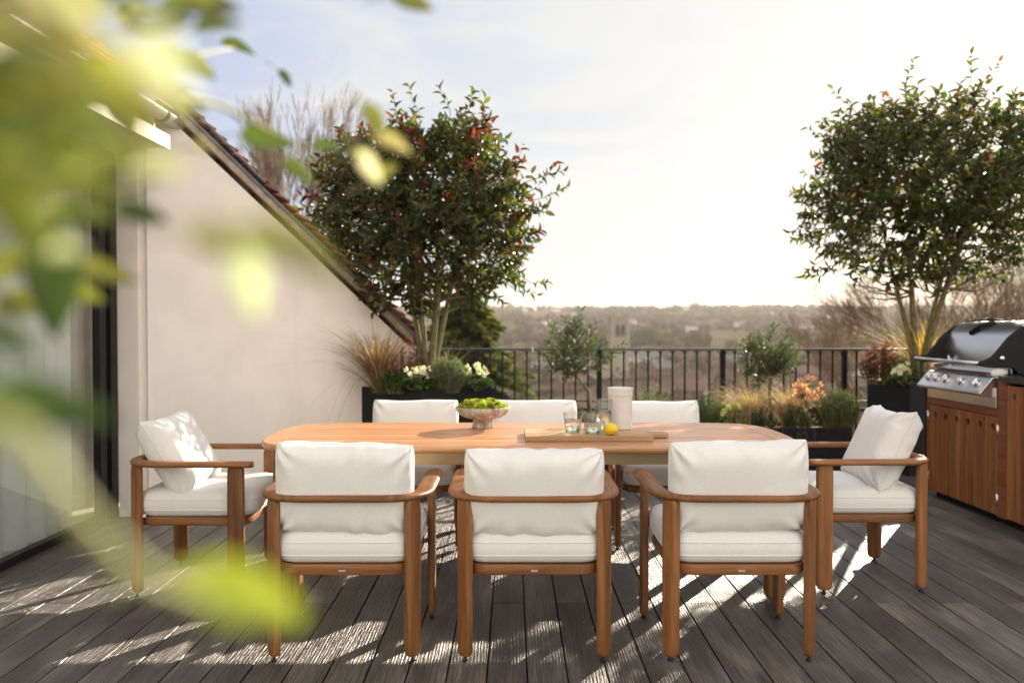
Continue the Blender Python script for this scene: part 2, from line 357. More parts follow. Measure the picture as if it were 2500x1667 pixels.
# angled gable wall with thickness
mb = MB(); pts = [(0, -.1), (a1[0]+.02, -.1), (a1[0]+.02, a1[1]-sl_*.02-.02), (0, ztop-.02)]
f0 = [wp(t, z) for t, z in pts]; b0 = [wp(t, z, -.3) for t, z in pts]
mb.add(f0+b0, [(0, 1, 2, 3), (7, 6, 5, 4), (0, 4, 5, 1), (1, 5, 6, 2), (2, 6, 7, 3), (3, 7, 4, 0)])
# corner pier beside the door, with two shallow steps
mb.box(-2.72, -2.58, 5.89, 6.3, -.1, 2.72); mb.box(-2.583, -2.518, 5.915, 6.3, -.1, 2.71); 
hpart(mb, 'wall', M_render, smooth=False)
# roof of the wing: verge seen from below and tile courses
def rake(t, off, dz): return wp(t, ztop-sl_*t+dz, off)
tA, tB = a0[0]-.12, a1[0]+.10
L = math.hypot(tB-tA, sl_*(tB-tA))
mb = MB()
def slab(mb, tA, tB, o0, o1, z0, z1, mi=0, c=(1, 1, 1)):
    vs = [rake(t, o, z) for t in (tA, tB) for o in (o0, o1) for z in (z0, z1)]
    mb.add(vs, [(0, 1, 3, 2), (4, 6, 7, 5), (0, 4, 5, 1), (2, 3, 7, 6), (0, 2, 6, 4), (1, 5, 7, 3)], mi, c)
slab(mb, tA+.04, tB-.1, .0, .032, .028, .085)
hpart(mb, 'bargeboard', M_fascia, smooth=False)
mb = MB(); slab(mb, tA, tB, -.02, .045, .087, .115); hpart(mb, 'undercloak', M_lead, smooth=False)
mb = MB(); n = 26
for i in range(n):
    t0 = tA+(tB-tA)*i/n; t1 = t0+(tB-tA)/n*1.35
    for j in range(14):
        o1 = .085-j*.165+rd.uniform(-.006, .006); o0 = o1-.162; lift = rd.uniform(0, .006)+.01
        cc = random.Random(i*31+j).choice([(.36, .13, .07), (.42, .17, .09), (.30, .11, .07), (.26, .12, .09), (.46, .2, .11)])
        za = .125+.002; zb = .125+.034+lift      # each course laps the one below
        q = [rake(t0, o0, za), rake(t0, o1, za), rake(t1, o1, zb-.006), rake(t1, o0, zb-.006)]
        q2 = [x+Vector((0, 0, .016)) for x in q]
        mb.add(q+q2, [(0, 1, 2, 3), (7, 6, 5, 4), (0, 4, 5, 1), (1, 5, 6, 2), (2, 6, 7, 3), (3, 7, 4, 0)], 0, cc)
mb2 = MB(); slab(mb2, tA, tB, -2.3, -.02, .06, .122)
for v in (0,): mb.add(mb2.v, mb2.f, 0, (.2, .1, .07))
hpart(mb, 'roof', M_tile, smooth=False)
mb = MB()
for i in range(5):
    t0 = tA-.02+i*.13
    q = [rake(t0, .09, .150-i*.004), rake(t0+.15, .09, .150-i*.004), rake(t0+.15, -.3, .152), rake(t0, -.3, .152)]
    q2 = [x+Vector((0, 0, .014)) for x in q]
    mb.add(q+q2, [(0, 1, 2, 3), (7, 6, 5, 4), (0, 4, 5, 1), (1, 5, 6, 2), (2, 6, 7, 3), (3, 7, 4, 0)])
hpart(mb, 'flashing', M_lead, smooth=False)

# main house: eaves along the terrace
EX = -2.34; EZ = 2.78; EY = 6.12
gp = PD(437, 300, 6.1)
EX = gp.x; EZ = gp.z
mb = MB()
ang = [math.pi+math.pi*i/14 for i in range(15)]
prof = [(EX+.062*math.cos(a), EZ+.062*math.sin(a)) for a in ang]; prof2 = [(EX+.056*math.cos(a), EZ+.056*math.sin(a)) for a in ang][::-1]
pl = prof+prof2; M = Matrix(((0, 0, 1, 0), (1, 0, 0, 0), (0, 1, 0, 0), (0, 0, 0, 1)))
def along_y(mb, poly, y0, y1, mi=0, c=(1, 1, 1)):
    n = len(poly); vs = [(x, y0, z) for x, z in poly]+[(x, y1, z) for x, z in poly]
    mb.add(vs, [tuple(range(n)), tuple(range(2*n-1, n-1, -1))]+[(i, n+i, n+(i+1) % n, (i+1) % n) for i in range(n)], mi, c)
along_y(mb, pl, -1.2, EY); along_y(mb, prof, EY-.004, EY)
hpart(mb, 'gutter', M_gutter, smooth=False)
mb = MB()
for y in (6.10, 5.78, 4.9, 3.9, 2.9, 1.9):
    rr_ = .068; q = [(EX+rr_*math.cos(a), EZ+rr_*math.sin(a)) for a in ang]; q2 = [(EX+.0625*math.cos(a), EZ+.0625*math.sin(a)) for a in ang][::-1]
    mb = MB(); along_y(mb, q+q2, y-.016, y+.016); hpart(mb, 'gutter_bracket', M_black, smooth=False)
mb = MB(); SB = PD(415, 366, 5.75); SZ = SB.z; SX = SB.x
mb.box(SX-.02, SX, -1.2, 5.75, SZ, SZ+.095); mb.box(-2.9, SX-.021, -1.2, 5.748, SZ+.012, SZ+.03); mb.box(SX-.3, SX-.10, 5.73, 5.749, SZ+.03, SZ+.3)
mb.box(-2.9, EX-.10, -1.2, 5.88, SZ+.035, EZ+.02)
hpart(mb, 'soffit', M_whitewood, smooth=False)
mb = MB(); rs = math.tan(R(40))
for i in range(12):
    x1 = EX+.035-i*.2; x0 = x1-.27
    for j in range(34):
        y1 = EY+.10-j*.2+rd.uniform(-.006, .006); y0 = y1-.196
        cc = random.Random(i*77+j).choice([(.40, .16, .08), (.46, .2, .1), (.34, .13, .08), (.5, .24, .13)])
        z1 = EZ+.02+(EX+.035-x1)*rs+.03; z0 = EZ+.02+(EX+.035-x0)*rs
        vs = [(x0, y0, z0), (x0, y1, z0), (x1, y1, z1), (x1, y0, z1)]; v2 = [(a, b, c+.018) for a, b, c in vs]
        mb.add(vs+v2, [(0, 1, 2, 3), (7, 6, 5, 4), (0, 4, 5, 1), (1, 5, 6, 2), (2, 6, 7, 3), (3, 7, 4, 0)], 0, cc)
o = hpart(mb, 'roof', M_tile, smooth=False)
# glazed sliding door along x = -2.72
GX = -2.735
door = MB()
for y0, y1, dx in ((5.60, 5.665, .03), (5.69, 5.75, 0), (5.79, 5.885, .012), (2.74, 2.83, .0), (-.2, -.1, 0)): door.box(GX-.05+dx, GX+dx, y0, y1, 0, SZ)
door.box(GX-.05, GX+.003, -1.2, 5.885, .004, .05); door.box(GX-.05, GX+.003, -1.2, 5.885, SZ-.10, SZ+.008)
door_o = hpart(door, 'sliding_door', M_black, smooth=False)
mb = MB(); mb.box(GX-.03, GX-.022, 2.83, 5.60, .05, SZ-.1); mb.box(GX-.03, GX-.022, -1.1, 2.74, .05, SZ-.1)
g = mb.build('pane', M_pane); g.parent = door_o
mb = MB()
vs = []; ny = 220
for z in (.03, SZ-.02):
    for i in range(ny):
        y = -1+6.5*i/ny; vs.append((GX-.115+.035*math.sin(i*.95)+.02*math.sin(i*.31+1), y, z))
mb.add(vs, [(i, i+1, ny+i+1, ny+i) for i in range(ny-1)], smooth=True)
hpart(mb, 'curtain', M_curtain)
mb = MB(); mb.box(-5.0, -4.9, -1.2, 6.75, 0, 3); mb.box(-4.9, GX-.06, -1.2, 6.7, -.12, .0); mb.box(-4.9, -2.73, 6.62, 6.72, 0, 3)
hpart(mb, 'interior_wall', M_interior, smooth=False)

# ================================================================== RAILING
RY = 8.2
rail = empty('railing', (0, RY, 0), label='black iron balustrade with small arches along the far edge of the deck', cat='railing')
def rp(mb, name, **k):
    o = mb.build(name, M_black, parent=rail, **k); return o
RX0, RX1 = -1.3, 5.6; RTOP = PD(1500, 850, RY).z; RMID = PD(1500, 977, RY).z
mb = MB(); mb.box(RX0, RX1, -.026, .026, RTOP-.018, RTOP); o_ = rp(mb, 'top_rail', bevel=.0088, seg=4, smooth=True); o_.data.materials[0] = simple('gloss_handrail', (.05, .05, .052), .34, spec=1.0)
mb = MB(); mb.box(RX0, RX1, -.02, .02, RMID-.012, RMID); mb.box(RX0, RX1, -.012, .012, RMID-.10, RMID-.075); mb.box(RX0, RX1, -.02, .02, .08, .10); rp(mb, 'bottom_rail')
posts = [PD(u, 900, RY).x for u in (1167, 1463, 1764, 2061)]; pd = (posts[3]-posts[0])/3; posts = [posts[0]-pd]+posts+[posts[3]+pd*(i+1) for i in range(3)]
bal = []
for i, x in enumerate(posts):
    mb = MB(); mb.box(x-.024, x+.024, -.02, .02, 0, RTOP-.016, b=.003); mb.box(x-.05, x+.05, -.05, .05, .0, .012); rp(mb, 'post')
    if i < len(posts)-1:
        for j in range(1, 10): bal.append(x+pd*j/10)
allx = sorted(bal+posts)
for x in bal:
    mb = MB(); mb.box(x-.0075, x+.0075, -.0075, .0075, .1, RTOP-.014)
    h = pd/20
    for s in (-1, 1):     # half arches springing from each baluster
        pts = [(x+s*(h-h*math.cos(a)), 0, RTOP-.016-h*1.05+h*1.05*math.sin(a)) for a in [math.pi/2*k/6 for k in range(7)]]
        mb.tube(pts, .0045, 4, caps=False)
    rp(mb, 'baluster', smooth=False)
for x in posts:
    for s in (-1, 1):
        mb = MB()
        pts = [(x+s*(.024+(h-.0)*(1-math.cos(a))), 0, RTOP-.016-h*1.05+h*1.05*math.sin(a)) for a in [math.pi/2*k/6 for k in range(7)]]
        mb.tube(pts, .0045, 4, caps=False)
        rp(mb, 'arch', smooth=False)

# ================================================================== FURNITURE
def rrect(hx, y0, y1, r, n=8):
    """rounded rectangle outline, counter-clockwise"""
    P = []
    for cx, cy, a0_ in ((hx-r, y0+r, -90), (hx-r, y1-r, 0), (-hx+r, y1-r, 90), (-hx+r, y0+r, 180)):
        for i in range(n+1):
            a = R(a0_+90*i/n); P.append((cx+r*math.cos(a), cy+r*math.sin(a)))
    return P
def armrail():
    """U-shaped flat arm: returns MB with grain per face (0 = along arms, 1 = across the back)"""
    mb = MB(); cen = []
    hx = .310; yb = -.283; r = .165
    path = [(-hx, .30)]
    for i in range(8): path.append((-hx, .30-(.30-(yb+r))*(i+1)/8))
    for i in range(1, 11):
        a = math.pi+math.pi/2*i/10; path.append((-hx+r+r*math.cos(a), yb+r+r*math.sin(a)))
    half = path[:]
    for k in range(1, 8): path.append((-hx+r+(2*(hx-r))*k/7, yb))
    path += [(-x, y) for x, y in half[::-1]][1:] if False else [(-x, y) for x, y in half[::-1]]
    # drop duplicate point where the back meets the right corner
    out = []
    for p in path:
        if not out or (abs(p[0]-out[-1][0])+abs(p[1]-out[-1][1])) > 1e-5: out.append(p)
    path = out; K = len(path)
    zt, zb = .662, .634; rows = []
    for i, (x, y) in enumerate(path):
        a = Vector(path[max(i-1, 0)]); b = Vector(path[min(i+1, K-1)]); t = (b-a).normalized(); nrm = Vector((t.y, -t.x))   # outward normal? (path runs down the left side) 
        s = min(i, K-1-i)/(K-1)*2
        d_end = min((Vector((x, y))-Vector(path[0])).length, (Vector((x, y))-Vector(path[-1])).length)
        back = max(0, min(1, (-.10-y)/.17)); wdt = .039*(1-back)+.027*back
        corner = max(0, 1-abs(math.hypot(abs(x)-(hx-r*.3), y-(yb+r*.3)))/.11); wdt += .010*corner
        rows.append((x, y, nrm, wdt))
    # cross-section: rounded flat oval
    cs = [(-1, .0), (-.93, .5), (-.72, .86), (-.4, 1), (.4, 1), (.72, .86), (.93, .5), (1, .0), (.93, -.5), (.72, -.86), (.4, -1), (-.4, -1), (-.72, -.86), (-.93, -.5)]
    m = len(cs); vs = []
    def ring(x, y, nrm, wd):
        zc = (zt+zb)/2; hz = (zt-zb)/2
        for a, b in cs: vs.append((x+nrm.x*a*wd, y+nrm.y*a*wd, zc+b*hz))
    tips = []
    t0 = Vector((0, 1))
    for k in range(6, 0, -1): f = k/6; tips.append((path[0][0], .30+.036*math.sin(f*math.pi/2), rows[0][2], rows[0][3]*max(.12, math.cos(f*math.pi/2))))
    allr = tips+rows+[(-x, y, Vector((-nn.x, nn.y))*-1 if False else rows[-1][2], wd) for x, y, nn, wd in tips[::-1]]
    for q in allr: ring(*q)
    n = len(allr); fs = []; mi = []
    for i in range(n-1):
        xm = abs(allr[i][0]+allr[i+1][0])/2; ym = (allr[i][1]+allr[i+1][1])/2
        back = 1 if (ym < -.25 and xm < .16) else 0
        for j in range(m): mb_f = (i*m+j, (i+1)*m+j, (i+1)*m+(j+1) % m, i*m+(j+1) % m); fs.append(mb_f); mi.append(back)
    fs.append(tuple(range(m))); mi.append(0); fs.append(tuple((n-1)*m+j for j in range(m))[::-1]); mi.append(0)
    mb.add(vs, fs, 0, (1, 1, 1), True); mb.m = mi
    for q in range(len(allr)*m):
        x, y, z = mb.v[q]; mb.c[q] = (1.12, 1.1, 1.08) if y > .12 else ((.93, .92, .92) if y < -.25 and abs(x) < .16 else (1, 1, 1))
    return mb
def legmesh(cx, cy, ang, wd, th, top=.636, z0=.022, bend=0):
    """slab leg with well rounded foot and shoulders; width along ang"""
    mb = MB(); ca, sa = math.cos(ang), math.sin(ang)
    zs = [z0, z0+.004, z0+.012, z0+.026, z0+.045, .2, .4, top-.05, top-.02, top-.006, top]
    ws = [.52, .72, .88, .97, 1, 1, 1, 1, .97, .9, .82]
    cs = []
    for k in range(16):
        a = 2*math.pi*(k+.5)/16; c, s = math.cos(a), math.sin(a)
        e = .42; cs.append((math.copysign(abs(c)**e, c), math.copysign(abs(s)**e, s)))
    vs = []
    for z, f in zip(zs, ws):
        for a, b in cs:
            u = a*wd/2*f; v = b*th/2*(f*.25+.75)
            vs.append((cx+u*ca-v*sa, cy+u*sa+v*ca, z))
    m = 16; fs = []
    for i in range(len(zs)-1):
        for j in range(m): fs.append((i*m+j, i*m+(j+1) % m, (i+1)*m+(j+1) % m, (i+1)*m+j))
    fs.append(tuple(range(m))[::-1]); fs.append(tuple((len(zs)-1)*m+j for j in range(m)))
    mb.add(vs, fs, 0, (1, 1, 1), True)
    return mb
def cushion(wd, ht, th, seed, pinch=.022, wr=1.5, n=52, crn=.055):
    """pillow in local x (width) / z (height), thickness along y, centred at origin"""
    vs = []; rs = random.Random(seed); off = Vector((rs.random()*50, rs.random()*50, rs.random()*50))
    idx = {}
    def P(u, v, s):
        au, av = abs(u), abs(v)
        ex = 1-pinch*(1-av**3)*(.5+.5*au**4); ez = 1-pinch*1.9*(1-au**4)*(.5+.5*av**4)
        rc = 1-crn*(au**5)*(av**5); x = wd/2*u*ex*rc; z = ht/2*v*ez*rc
        T = (max(0, 1-au**7)**.5)*(max(0, 1-av**6)**.5)*(1-.10*au*au*av*av)
        T = T*.93+.07*(1-au**8)*(1-av**8)
        y = s*th/2*T
        # wrinkles: radial creases at the corners and puckers along the seams
        q = Vector((x*7, z*7, s*3))+off
        big = noise.noise(q*.55)*.010*wr*T
        cr_ = 0
        for cu in (-1, 1):
            for cv in (-1, 1):
                dx_, dz_ = (u-cu)*wd/2, (v-cv)*ht/2; rr = math.hypot(dx_, dz_); an = math.atan2(dz_*cv, dx_*cu)
                cr_ += math.exp(-(rr/.10)**2)*math.sin(an*9+seed+cu*2+cv)*.013
        edge = math.exp(-((1-av)*ht/2/.05)**2)*noise.noise(Vector((x*20, s*2+cv, 0))+off)*.022+math.exp(-((1-au)*wd/2/.04)**2)*noise.noise(Vector((z*22, s*2, 5))+off)*.011
        y += s*(big+(cr_+edge)*wr*min(1, T*2.2))
        z += (noise.noise(Vector((x*5, 0, seed)))*.008*(av**6)-(1-au**2)*.004)*wr if v > 0 else noise.noise(Vector((x*6, 3, seed)))*.004*(av**6)
        return (x, y, z)
    def g(k): t = -1+2*k/n; return math.copysign(1-(1-abs(t))**1.5, t)      # finer towards the seams
    for s in (-1, 1):
        for i in range(n+1):
            for j in range(n+1):
                if s == 1 and (i in (0, n) or j in (0, n)): idx[(s, i, j)] = idx[(-1, i, j)]; continue
                idx[(s, i, j)] = len(vs); vs.append(P(g(i), g(j), s))
    fs = []
    for i in range(n):
        for j in range(n):
            a, b, c, d = idx[(-1, i, j)], idx[(-1, i+1, j)], idx[(-1, i+1, j+1)], idx[(-1, i, j+1)]; fs.append((a, b, c, d))
            a, b, c, d = idx[(1, i, j)], idx[(1, i+1, j)], idx[(1, i+1, j+1)], idx[(1, i, j+1)]; fs.append((d, c, b, a))
    return vs, fs
def seatcushion(seed):
    mb = MB(); n = 9; z0, z1 = .385, .503; hx, y0, y1 = .283, -.262, .335
    ol = rrect(hx, y0, y1, .085, n); m = len(ol); cx, cy = 0, (y0+y1)/2
    rings = [(.80, z0), (.90, z0+.001), (.945, z0+.007), (.975, z0+.019), (.992, z0+.036), (1.004, (z0+z1)/2), (.994, z1-.036), (.976, z1-.018), (.945, z1-.004), (.90, z1+.005), (.82, z1+.012), (.65, z1+.018), (.4, z1+.022), (.15, z1+.023)]
    vs = []
    for k, (s, z) in enumerate(rings):
        for x, y in ol:
            nx = noise.noise(Vector((x*6+seed, y*6, z*3)))*.004
            vs.append((cx+(x-cx)*(s+nx*.7), cy+(y-cy)*(s+nx*.7), z+(nx if k > 6 else 0)))
    fs = []
    for i in range(len(rings)-1):
        for j in range(m): fs.append((i*m+j, i*m+(j+1) % m, (i+1)*m+(j+1) % m, (i+1)*m+j))
    fs.append(tuple(range(m))[::-1]); fs.append(tuple((len(rings)-1)*m+j for j in range(m)))
    mb.add(vs, fs, 0, (1, 1, 1), True)
    pp = MB()
    for s, z in ((.992, z0+.034), (.992, z1-.033)): pp.tube([(cx+(x-cx)*s, cy+(y-cy)*s, z) for x, y in ol], .0026, 6, closed=True)
    return mb, pp
def make_chair(name, label, cush, group='teak dining armchairs with white cushions'):
    root = empty('armchair', label=label, cat='armchair', group=group)
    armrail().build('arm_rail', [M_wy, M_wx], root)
    th = R(52)
    legs = [(-.2725, -.243, math.pi-th if False else -th, .074, .033), (.2725, -.243, th, .074, .033), (-.302, .248, R(90), .080, .034), (.302, .248, R(90), .080, .034)]
    for cx, cy, an, wd, t_ in legs:
        l = legmesh(cx, cy, an, wd, t_).build('leg', M_wz, root)
        g_ = MB(); g_.lathe([(0, 0), (.010, 0), (.012, .003), (.011, .008), (.006, .010), (.006, .024)], (cx, cy, 0), 12); g_.build('glide', M_rubber, l)
    # seat frame: rounded hoop on edge, sitting inside the legs
    ol = rrect(.272, -.262, .300, .10, 8); il = rrect(.236, -.226, .264, .07, 8); m = len(ol); f = MB()
    vs = [(x, y, .342) for x, y in ol]+[(x, y, .384) for x, y in ol]+[(x, y, .384) for x, y in il]+[(x, y, .342) for x, y in il]
    f.add(vs, [(k*m+j, k*m+(j+1) % m, ((k+1) % 4)*m+(j+1) % m, ((k+1) % 4)*m+j) for k in range(4) for j in range(m)])
    f.m = [1 if abs((vs[q[0]][1]+.262)) < .03 or abs(vs[q[0]][1]-.3) < .03 else 0 for q in f.f]
    f.build('seat_frame', [M_wy, M_wx], root, bevel=.009, seg=3, smooth=True)
    s_ = MB()
    for k in range(7): s_.box(-.24, .24, -.20+k*.07, -.155+k*.07, .362, .376, b=.003)
    s_.build('seat_slats', M_wx, root)
    mb, pp = seatcushion(hash(label) % 97 if False else len(label)); sc_ = mb.build('seat_cushion', M_fab, root); pp.build('piping', M_fab, sc_)
    tg = MB(); tg.box(.2845, .2857, -.235, -.195, .388, .402); tg.build('care_tag', M_tag, sc_)
    vs, fs = cushion(cush.get('w', .56), cush.get('h', .365), cush.get('t', .185), cush.get('seed', 1), wr=cush.get('wr', 1.0), crn=cush.get('crn', .055), pinch=cush.get('pinch', .022))
    Mx = Matrix.Translation((cush.get('x', 0), cush.get('y', -.205), cush.get('z', .672))) @ Matrix.Rotation(R(cush.get('yaw', 0)), 4, 'Z') @ Matrix.Rotation(R(cush.get('lean', 12)), 4, 'X') @ Matrix.Rotation(R(cush.get('roll', 0)), 4, 'Y')
    cb = MB(); cb.add([Mx@Vector(v) for v in vs], fs, 0, (1, 1, 1), True); cbo = cb.build('back_cushion', M_fab, root)
    nn_ = 53; ring = [vs[i*nn_] for i in range(nn_)]+[vs[(nn_-1)*nn_+j] for j in range(1, nn_)]+[vs[i*nn_+nn_-1] for i in range(nn_-2, -1, -1)]+[vs[j] for j in range(nn_-2, 0, -1)]
    sm_ = MB(); sm_.tube([Mx@Vector(q) for q in ring[::2]], .0024, 5, closed=True); sm_.build('piping', M_fab, cbo)
    pl = MB(); pl.box(-.0135, .0135, -.2652, -.2640, .358, .3655, b=.0004); p_ = pl.build('maker_plate', M_plate, root)
    sc2 = MB()
    for x in (-.0105, .0105): sc2.tube([(x, -.2650, .3618), (x, -.2658, .3618)], .0011, 8)
    for i, (x, l_) in enumerate([(-.0055, .002), (-.0025, .003), (.0015, .0015), (.004, .003)]): sc2.box(x, x+l_, -.26545, -.2650, .3622, .3634)
    sc2.build('screws_and_lettering', M_ink, p_)
    return root
FY = 3.575
specs = [
 ('teak armchair seen from behind, leftmost of the near row', (-.6625, FY), 0, dict(seed=3, z=.676, h=.375, lean=7, y=-.195, roll=1.5)),
 ('teak armchair seen from behind, middle one of the near row, square on to the view', (.088, FY), 0, dict(seed=7, z=.660, lean=9)),
 ('teak armchair seen from behind, right one of the near row, puckered corner on its cushion', (.8965, FY), 0, dict(seed=12, z=.682, h=.38, lean=7, y=-.195, roll=-1.2)),
 ('teak armchair at the left end of the table, cushion leaning back in dappled sunlight', (-1.582, 4.41), R(-90), dict(seed=21, crn=0, pinch=.045, w=.56, h=.43, t=.18, lean=30, y=-.135, z=.665, yaw=4)),
 ('teak armchair at the right end of the table in front of the barbecue cabinet', (1.782, 4.475), R(90), dict(seed=32, crn=0, pinch=.045, w=.56, h=.44, t=.18, lean=24, y=-.15, z=.68, yaw=-7, roll=2)),
 ('teak armchair on the far side of the table in front of the dark corner planter', (-.618, 5.25), R(180), dict(seed=41, lean=11, z=.665)),
 ('teak armchair on the far side of the table, directly behind the moss bowl and glasses', (.141, 5.25), R(180), dict(seed=47, lean=11, z=.665)),
 ('teak armchair on the far side of the table, behind the white ribbed jug', (.925, 5.25), R(180), dict(seed=53, lean=11, z=.660)),
]
for lab, (x, y), rz, cu in specs:
    r_ = make_chair('armchair', lab, cu); r_.location = (x, y, 0); r_.rotation_euler = (0, 0, rz)

# ------------------------------------------------------------------ table
TX, TY, THX, THY, TZ = .083, 4.42, 1.325, .482, .76
table = empty('dining_table', (TX, TY, 0), label='long teak dining table with rounded ends and slatted top', cat='table')
def sup(hx, hy, n=120, ax=13, ay=2.9):
    P = []
    for i in range(n):
        a = 2*math.pi*i/n; c, s = math.cos(a), math.sin(a)
        # radial solve |x/hx|^ax + |y/hy|^ay = 1 with aspect-aware direction
        dx_, dy_ = c*hx, s*hy; lo, hi = 0, 1.6
        for _ in range(30):
            m_ = (lo+hi)/2
            if (abs(dx_*m_)/hx)**ax+(abs(dy_*m_)/hy)**ay < 1: lo = m_
            else: hi = m_
        P.append((dx_*lo, dy_*lo))
    return P
def halfw(y):          # table half length at y
    return THX*(max(0, 1-(abs(y)/THY)**2.9))**(1/13)
top = MB(); tt = .030
npl = 9; rimw = .05; ys0 = -THY+rimw
ph = (2*THY-2*rimw)/npl
for i in range(npl):
    y0 = ys0+i*ph+.0038; y1 = y0+ph-.0076
    e0 = min(halfw(y0), halfw(y1), THX)-.105 if True else 0
    xa = min(halfw(y0)-.10, THX-.12); xb = min(halfw(y1)-.10, THX-.12)
    v = rd.uniform(.84, 1.14); poly = [(-xa, y0), (xa, y0), (xb, y1), (-xb, y1)]
    top.prism(poly, TZ-tt+.002, TZ-.001, c=(v, v*.98, v*.96))
tp = top.build('tabletop_slats', M_top, table, bevel=.003, seg=2, smooth=False)
# solid rim following the rounded outline
ol = sup(THX, THY, 160); rim = MB(); m = len(ol)
def inner(p):
    x, y = p; yy = max(-THY+rimw, min(THY-rimw, y)); xl = min(halfw(yy)-.10, THX-.12)
    if abs(y) > THY-rimw-1e-6 or abs(x) > xl:
        xx = max(-xl, min(xl, x)); 
        if abs(y) > THY-rimw-1e-6: return (xx, yy)
        return (xx, yy)
    return (x, yy)
il = [inner(p) for p in ol]
def sc_ol(d, z): return [(x*(1-d/THX), y*(1-d/THY), z) for x, y in ol]
prof = [sc_ol(.010, TZ-.001), sc_ol(.004, TZ-.004), sc_ol(0, TZ-.012), sc_ol(.001, TZ-.022), sc_ol(.010, TZ-.033), sc_ol(.028, TZ-.038)]
vs = [(x, y, TZ-.0005) for x, y in il]
for q in prof: vs += q
vs += [(x, y, TZ-.038) for x, y in il]
K = len(prof)+2; fs = [(k*m+j, k*m+(j+1) % m, ((k+1) % K)*m+(j+1) % m, ((k+1) % K)*m+j) for k in range(K) for j in range(m)]
rim.add(vs, fs, 0, (1, 1, 1), False); rim.m = [1 if abs(vs[f[0]][0]) > THX-.16 and abs(vs[f[0]][1]) < THY*.97 else 0 for f in fs]
rim.build('rim', [M_top, M_topy], table, smooth=False)
ap = MB(); ap.box(-THX+.20, THX-.20, -THY+.055, -THY+.075, TZ-.095, TZ-.040); ap.box(-THX+.20, THX-.20, THY-.075, THY-.055, TZ-.095, TZ-.040)
ap.box(-THX+.18, -THX+.20, -THY+.07, THY-.07, TZ-.095, TZ-.040); ap.box(THX-.20, THX-.18, -THY+.07, THY-.07, TZ-.095, TZ-.040)
for x in (-.45, .45): ap.box(x-.02, x+.02, -THY+.08, THY-.08, TZ-.085, TZ-.040)
ap.build('apron', M_bronze, table)
for sx in (-1, 1):
    for sy in (-1, 1):
        l = legmesh(sx*(THX-.155), sy*(THY-.115), R(0), .095, .075, top=TZ-.036, z0=.016).build('leg', M_wz, table)
        g_ = MB(); g_.lathe([(0, 0), (.014, 0), (.014, .006), (.008, .009), (.008, .02)], (sx*(THX-.155), sy*(THY-.115), 0), 12); g_.build('glide', M_rubber, l)

# ------------------------------------------------------------------ things on the table
TS = TZ+.0003
def setloc(o, p): o.location = p; return o
# cutting board
bp = PZ(1281.6, 1078, TZ); bl = empty('chopping_board', (bp.x, bp.y, TS), rz=R(.5), label='thick pale wooden chopping board with a short side handle', cat='chopping board')
mb = MB(); BW, BD = .618, .315
mb.prism([(0, 0), (BW, 0), (BW+.004, .012), (BW-.012, BD), (.004, BD)], 0, .025); mb.build('board', M_board, bl, bevel=.004, seg=3, smooth=False)
mb = MB(); mb.prism([(BW-.002, .105), (BW+.088, .112), (BW+.095, .122), (BW+.093, .185), (BW+.086, .192), (BW+.02, .196), (BW-.006, .225)], .0015, .0235); mb.build('handle', M_board, bl, bevel=.004, seg=3, smooth=False)
BS = TZ+.0255
def thinglass():
    m, t, p, out, N = mat('fluted_glass'); t.nodes.remove(p)
    lw = N('ShaderNodeLayerWeight', i_Blend=.28); gl = N('ShaderNodeBsdfGlossy', i_Roughness=.02); tr = N('ShaderNodeBsdfTransparent')
    cr_ = ramp(N, t, lw.outputs['Facing'], [(.10, (.94, .955, .935)), (.75, (.46, .54, .45))]); t.links.new(cr_.outputs[0], tr.inputs[0])
    ms = N('ShaderNodeMixShader'); sk_ = schlick(N, t, .10); t.links.new(sk_.outputs[0], ms.inputs[0]); t.links.new(tr.outputs[0], ms.inputs[1]); t.links.new(gl.outputs[0], ms.inputs[2]); t.links.new(ms.outputs[0], out.inputs[0]); return m
def realglass(name, c, ior=1.5, dens=0):
    m, t, p, out, N = mat(name); p.inputs['Base Color'].default_value = (*c, 1); p.inputs['Transmission Weight'].default_value = 1; p.inputs['Roughness'].default_value = 0.0; p.inputs['IOR'].default_value = ior
    return m
M_thin = thinglass(); M_gl = realglass('tumbler_glass', (.90, .93, .89), 1.45); M_glb = realglass('tumbler_base_glass', (.45, .62, .32), 1.45); M_wat = realglass('water', (.97, .99, .98), 1.33)
def tumbler(u, v, rt, rb, h, wl, label):
    p = PZ(u, v, BS); o = empty('glass', (p.x, p.y+rb, BS), label=label, cat='glass', group='fluted drinking glasses on the chopping board')
    fl = lambda a, z: 1+.030*math.cos(20*a)*min(1, max(0, (z-.008)/.02))
    mb = MB(); tw = .0022
    outer = [(0.0005, 0), (rb*.86, 0), (rb*.97, .003), (rb, .008), (rb+(rt-rb)*.3, h*.35), (rb+(rt-rb)*.7, h*.72), (rt, h)]
    inner_ = [(rt-tw, h), (rb+(rt-rb)*.7-tw, h*.72), (rb+(rt-rb)*.3-tw, h*.35), (rb-tw, .014), (rb*.8, .0095), (.0005, .009)]
    mb.lathe(outer[3:], n=80, rf=fl); mb.lathe([(rt, h), (rt-.0012, h+.0008), (rt-.0026, h)], n=80, rf=fl); mb.build('bowl', M_thin, o)
    b = MB(); b.lathe([(.0005, 0), (rb*.86, 0), (rb*.97, .003), (rb*.995, .008), (rb*.9, .0105), (.0005, .0095)], n=40); b.build('base', M_glb, o)
    f = (wl-.014)/(h-.014); rw = rb+(rt-rb)*wl/h-tw
    w_ = MB(); w_.lathe([(.0005, .0105), (rb*.8, .0108), (rb-tw*1.15, .0152), (rw-.0006, wl), (.0005, wl)], n=80, rf=fl); w_.build('water', M_wat, o)
    return o
tumbler(1400, 1056.9, .0455, .038, .099, .063, 'low fluted glass of water, left one of the short pair')
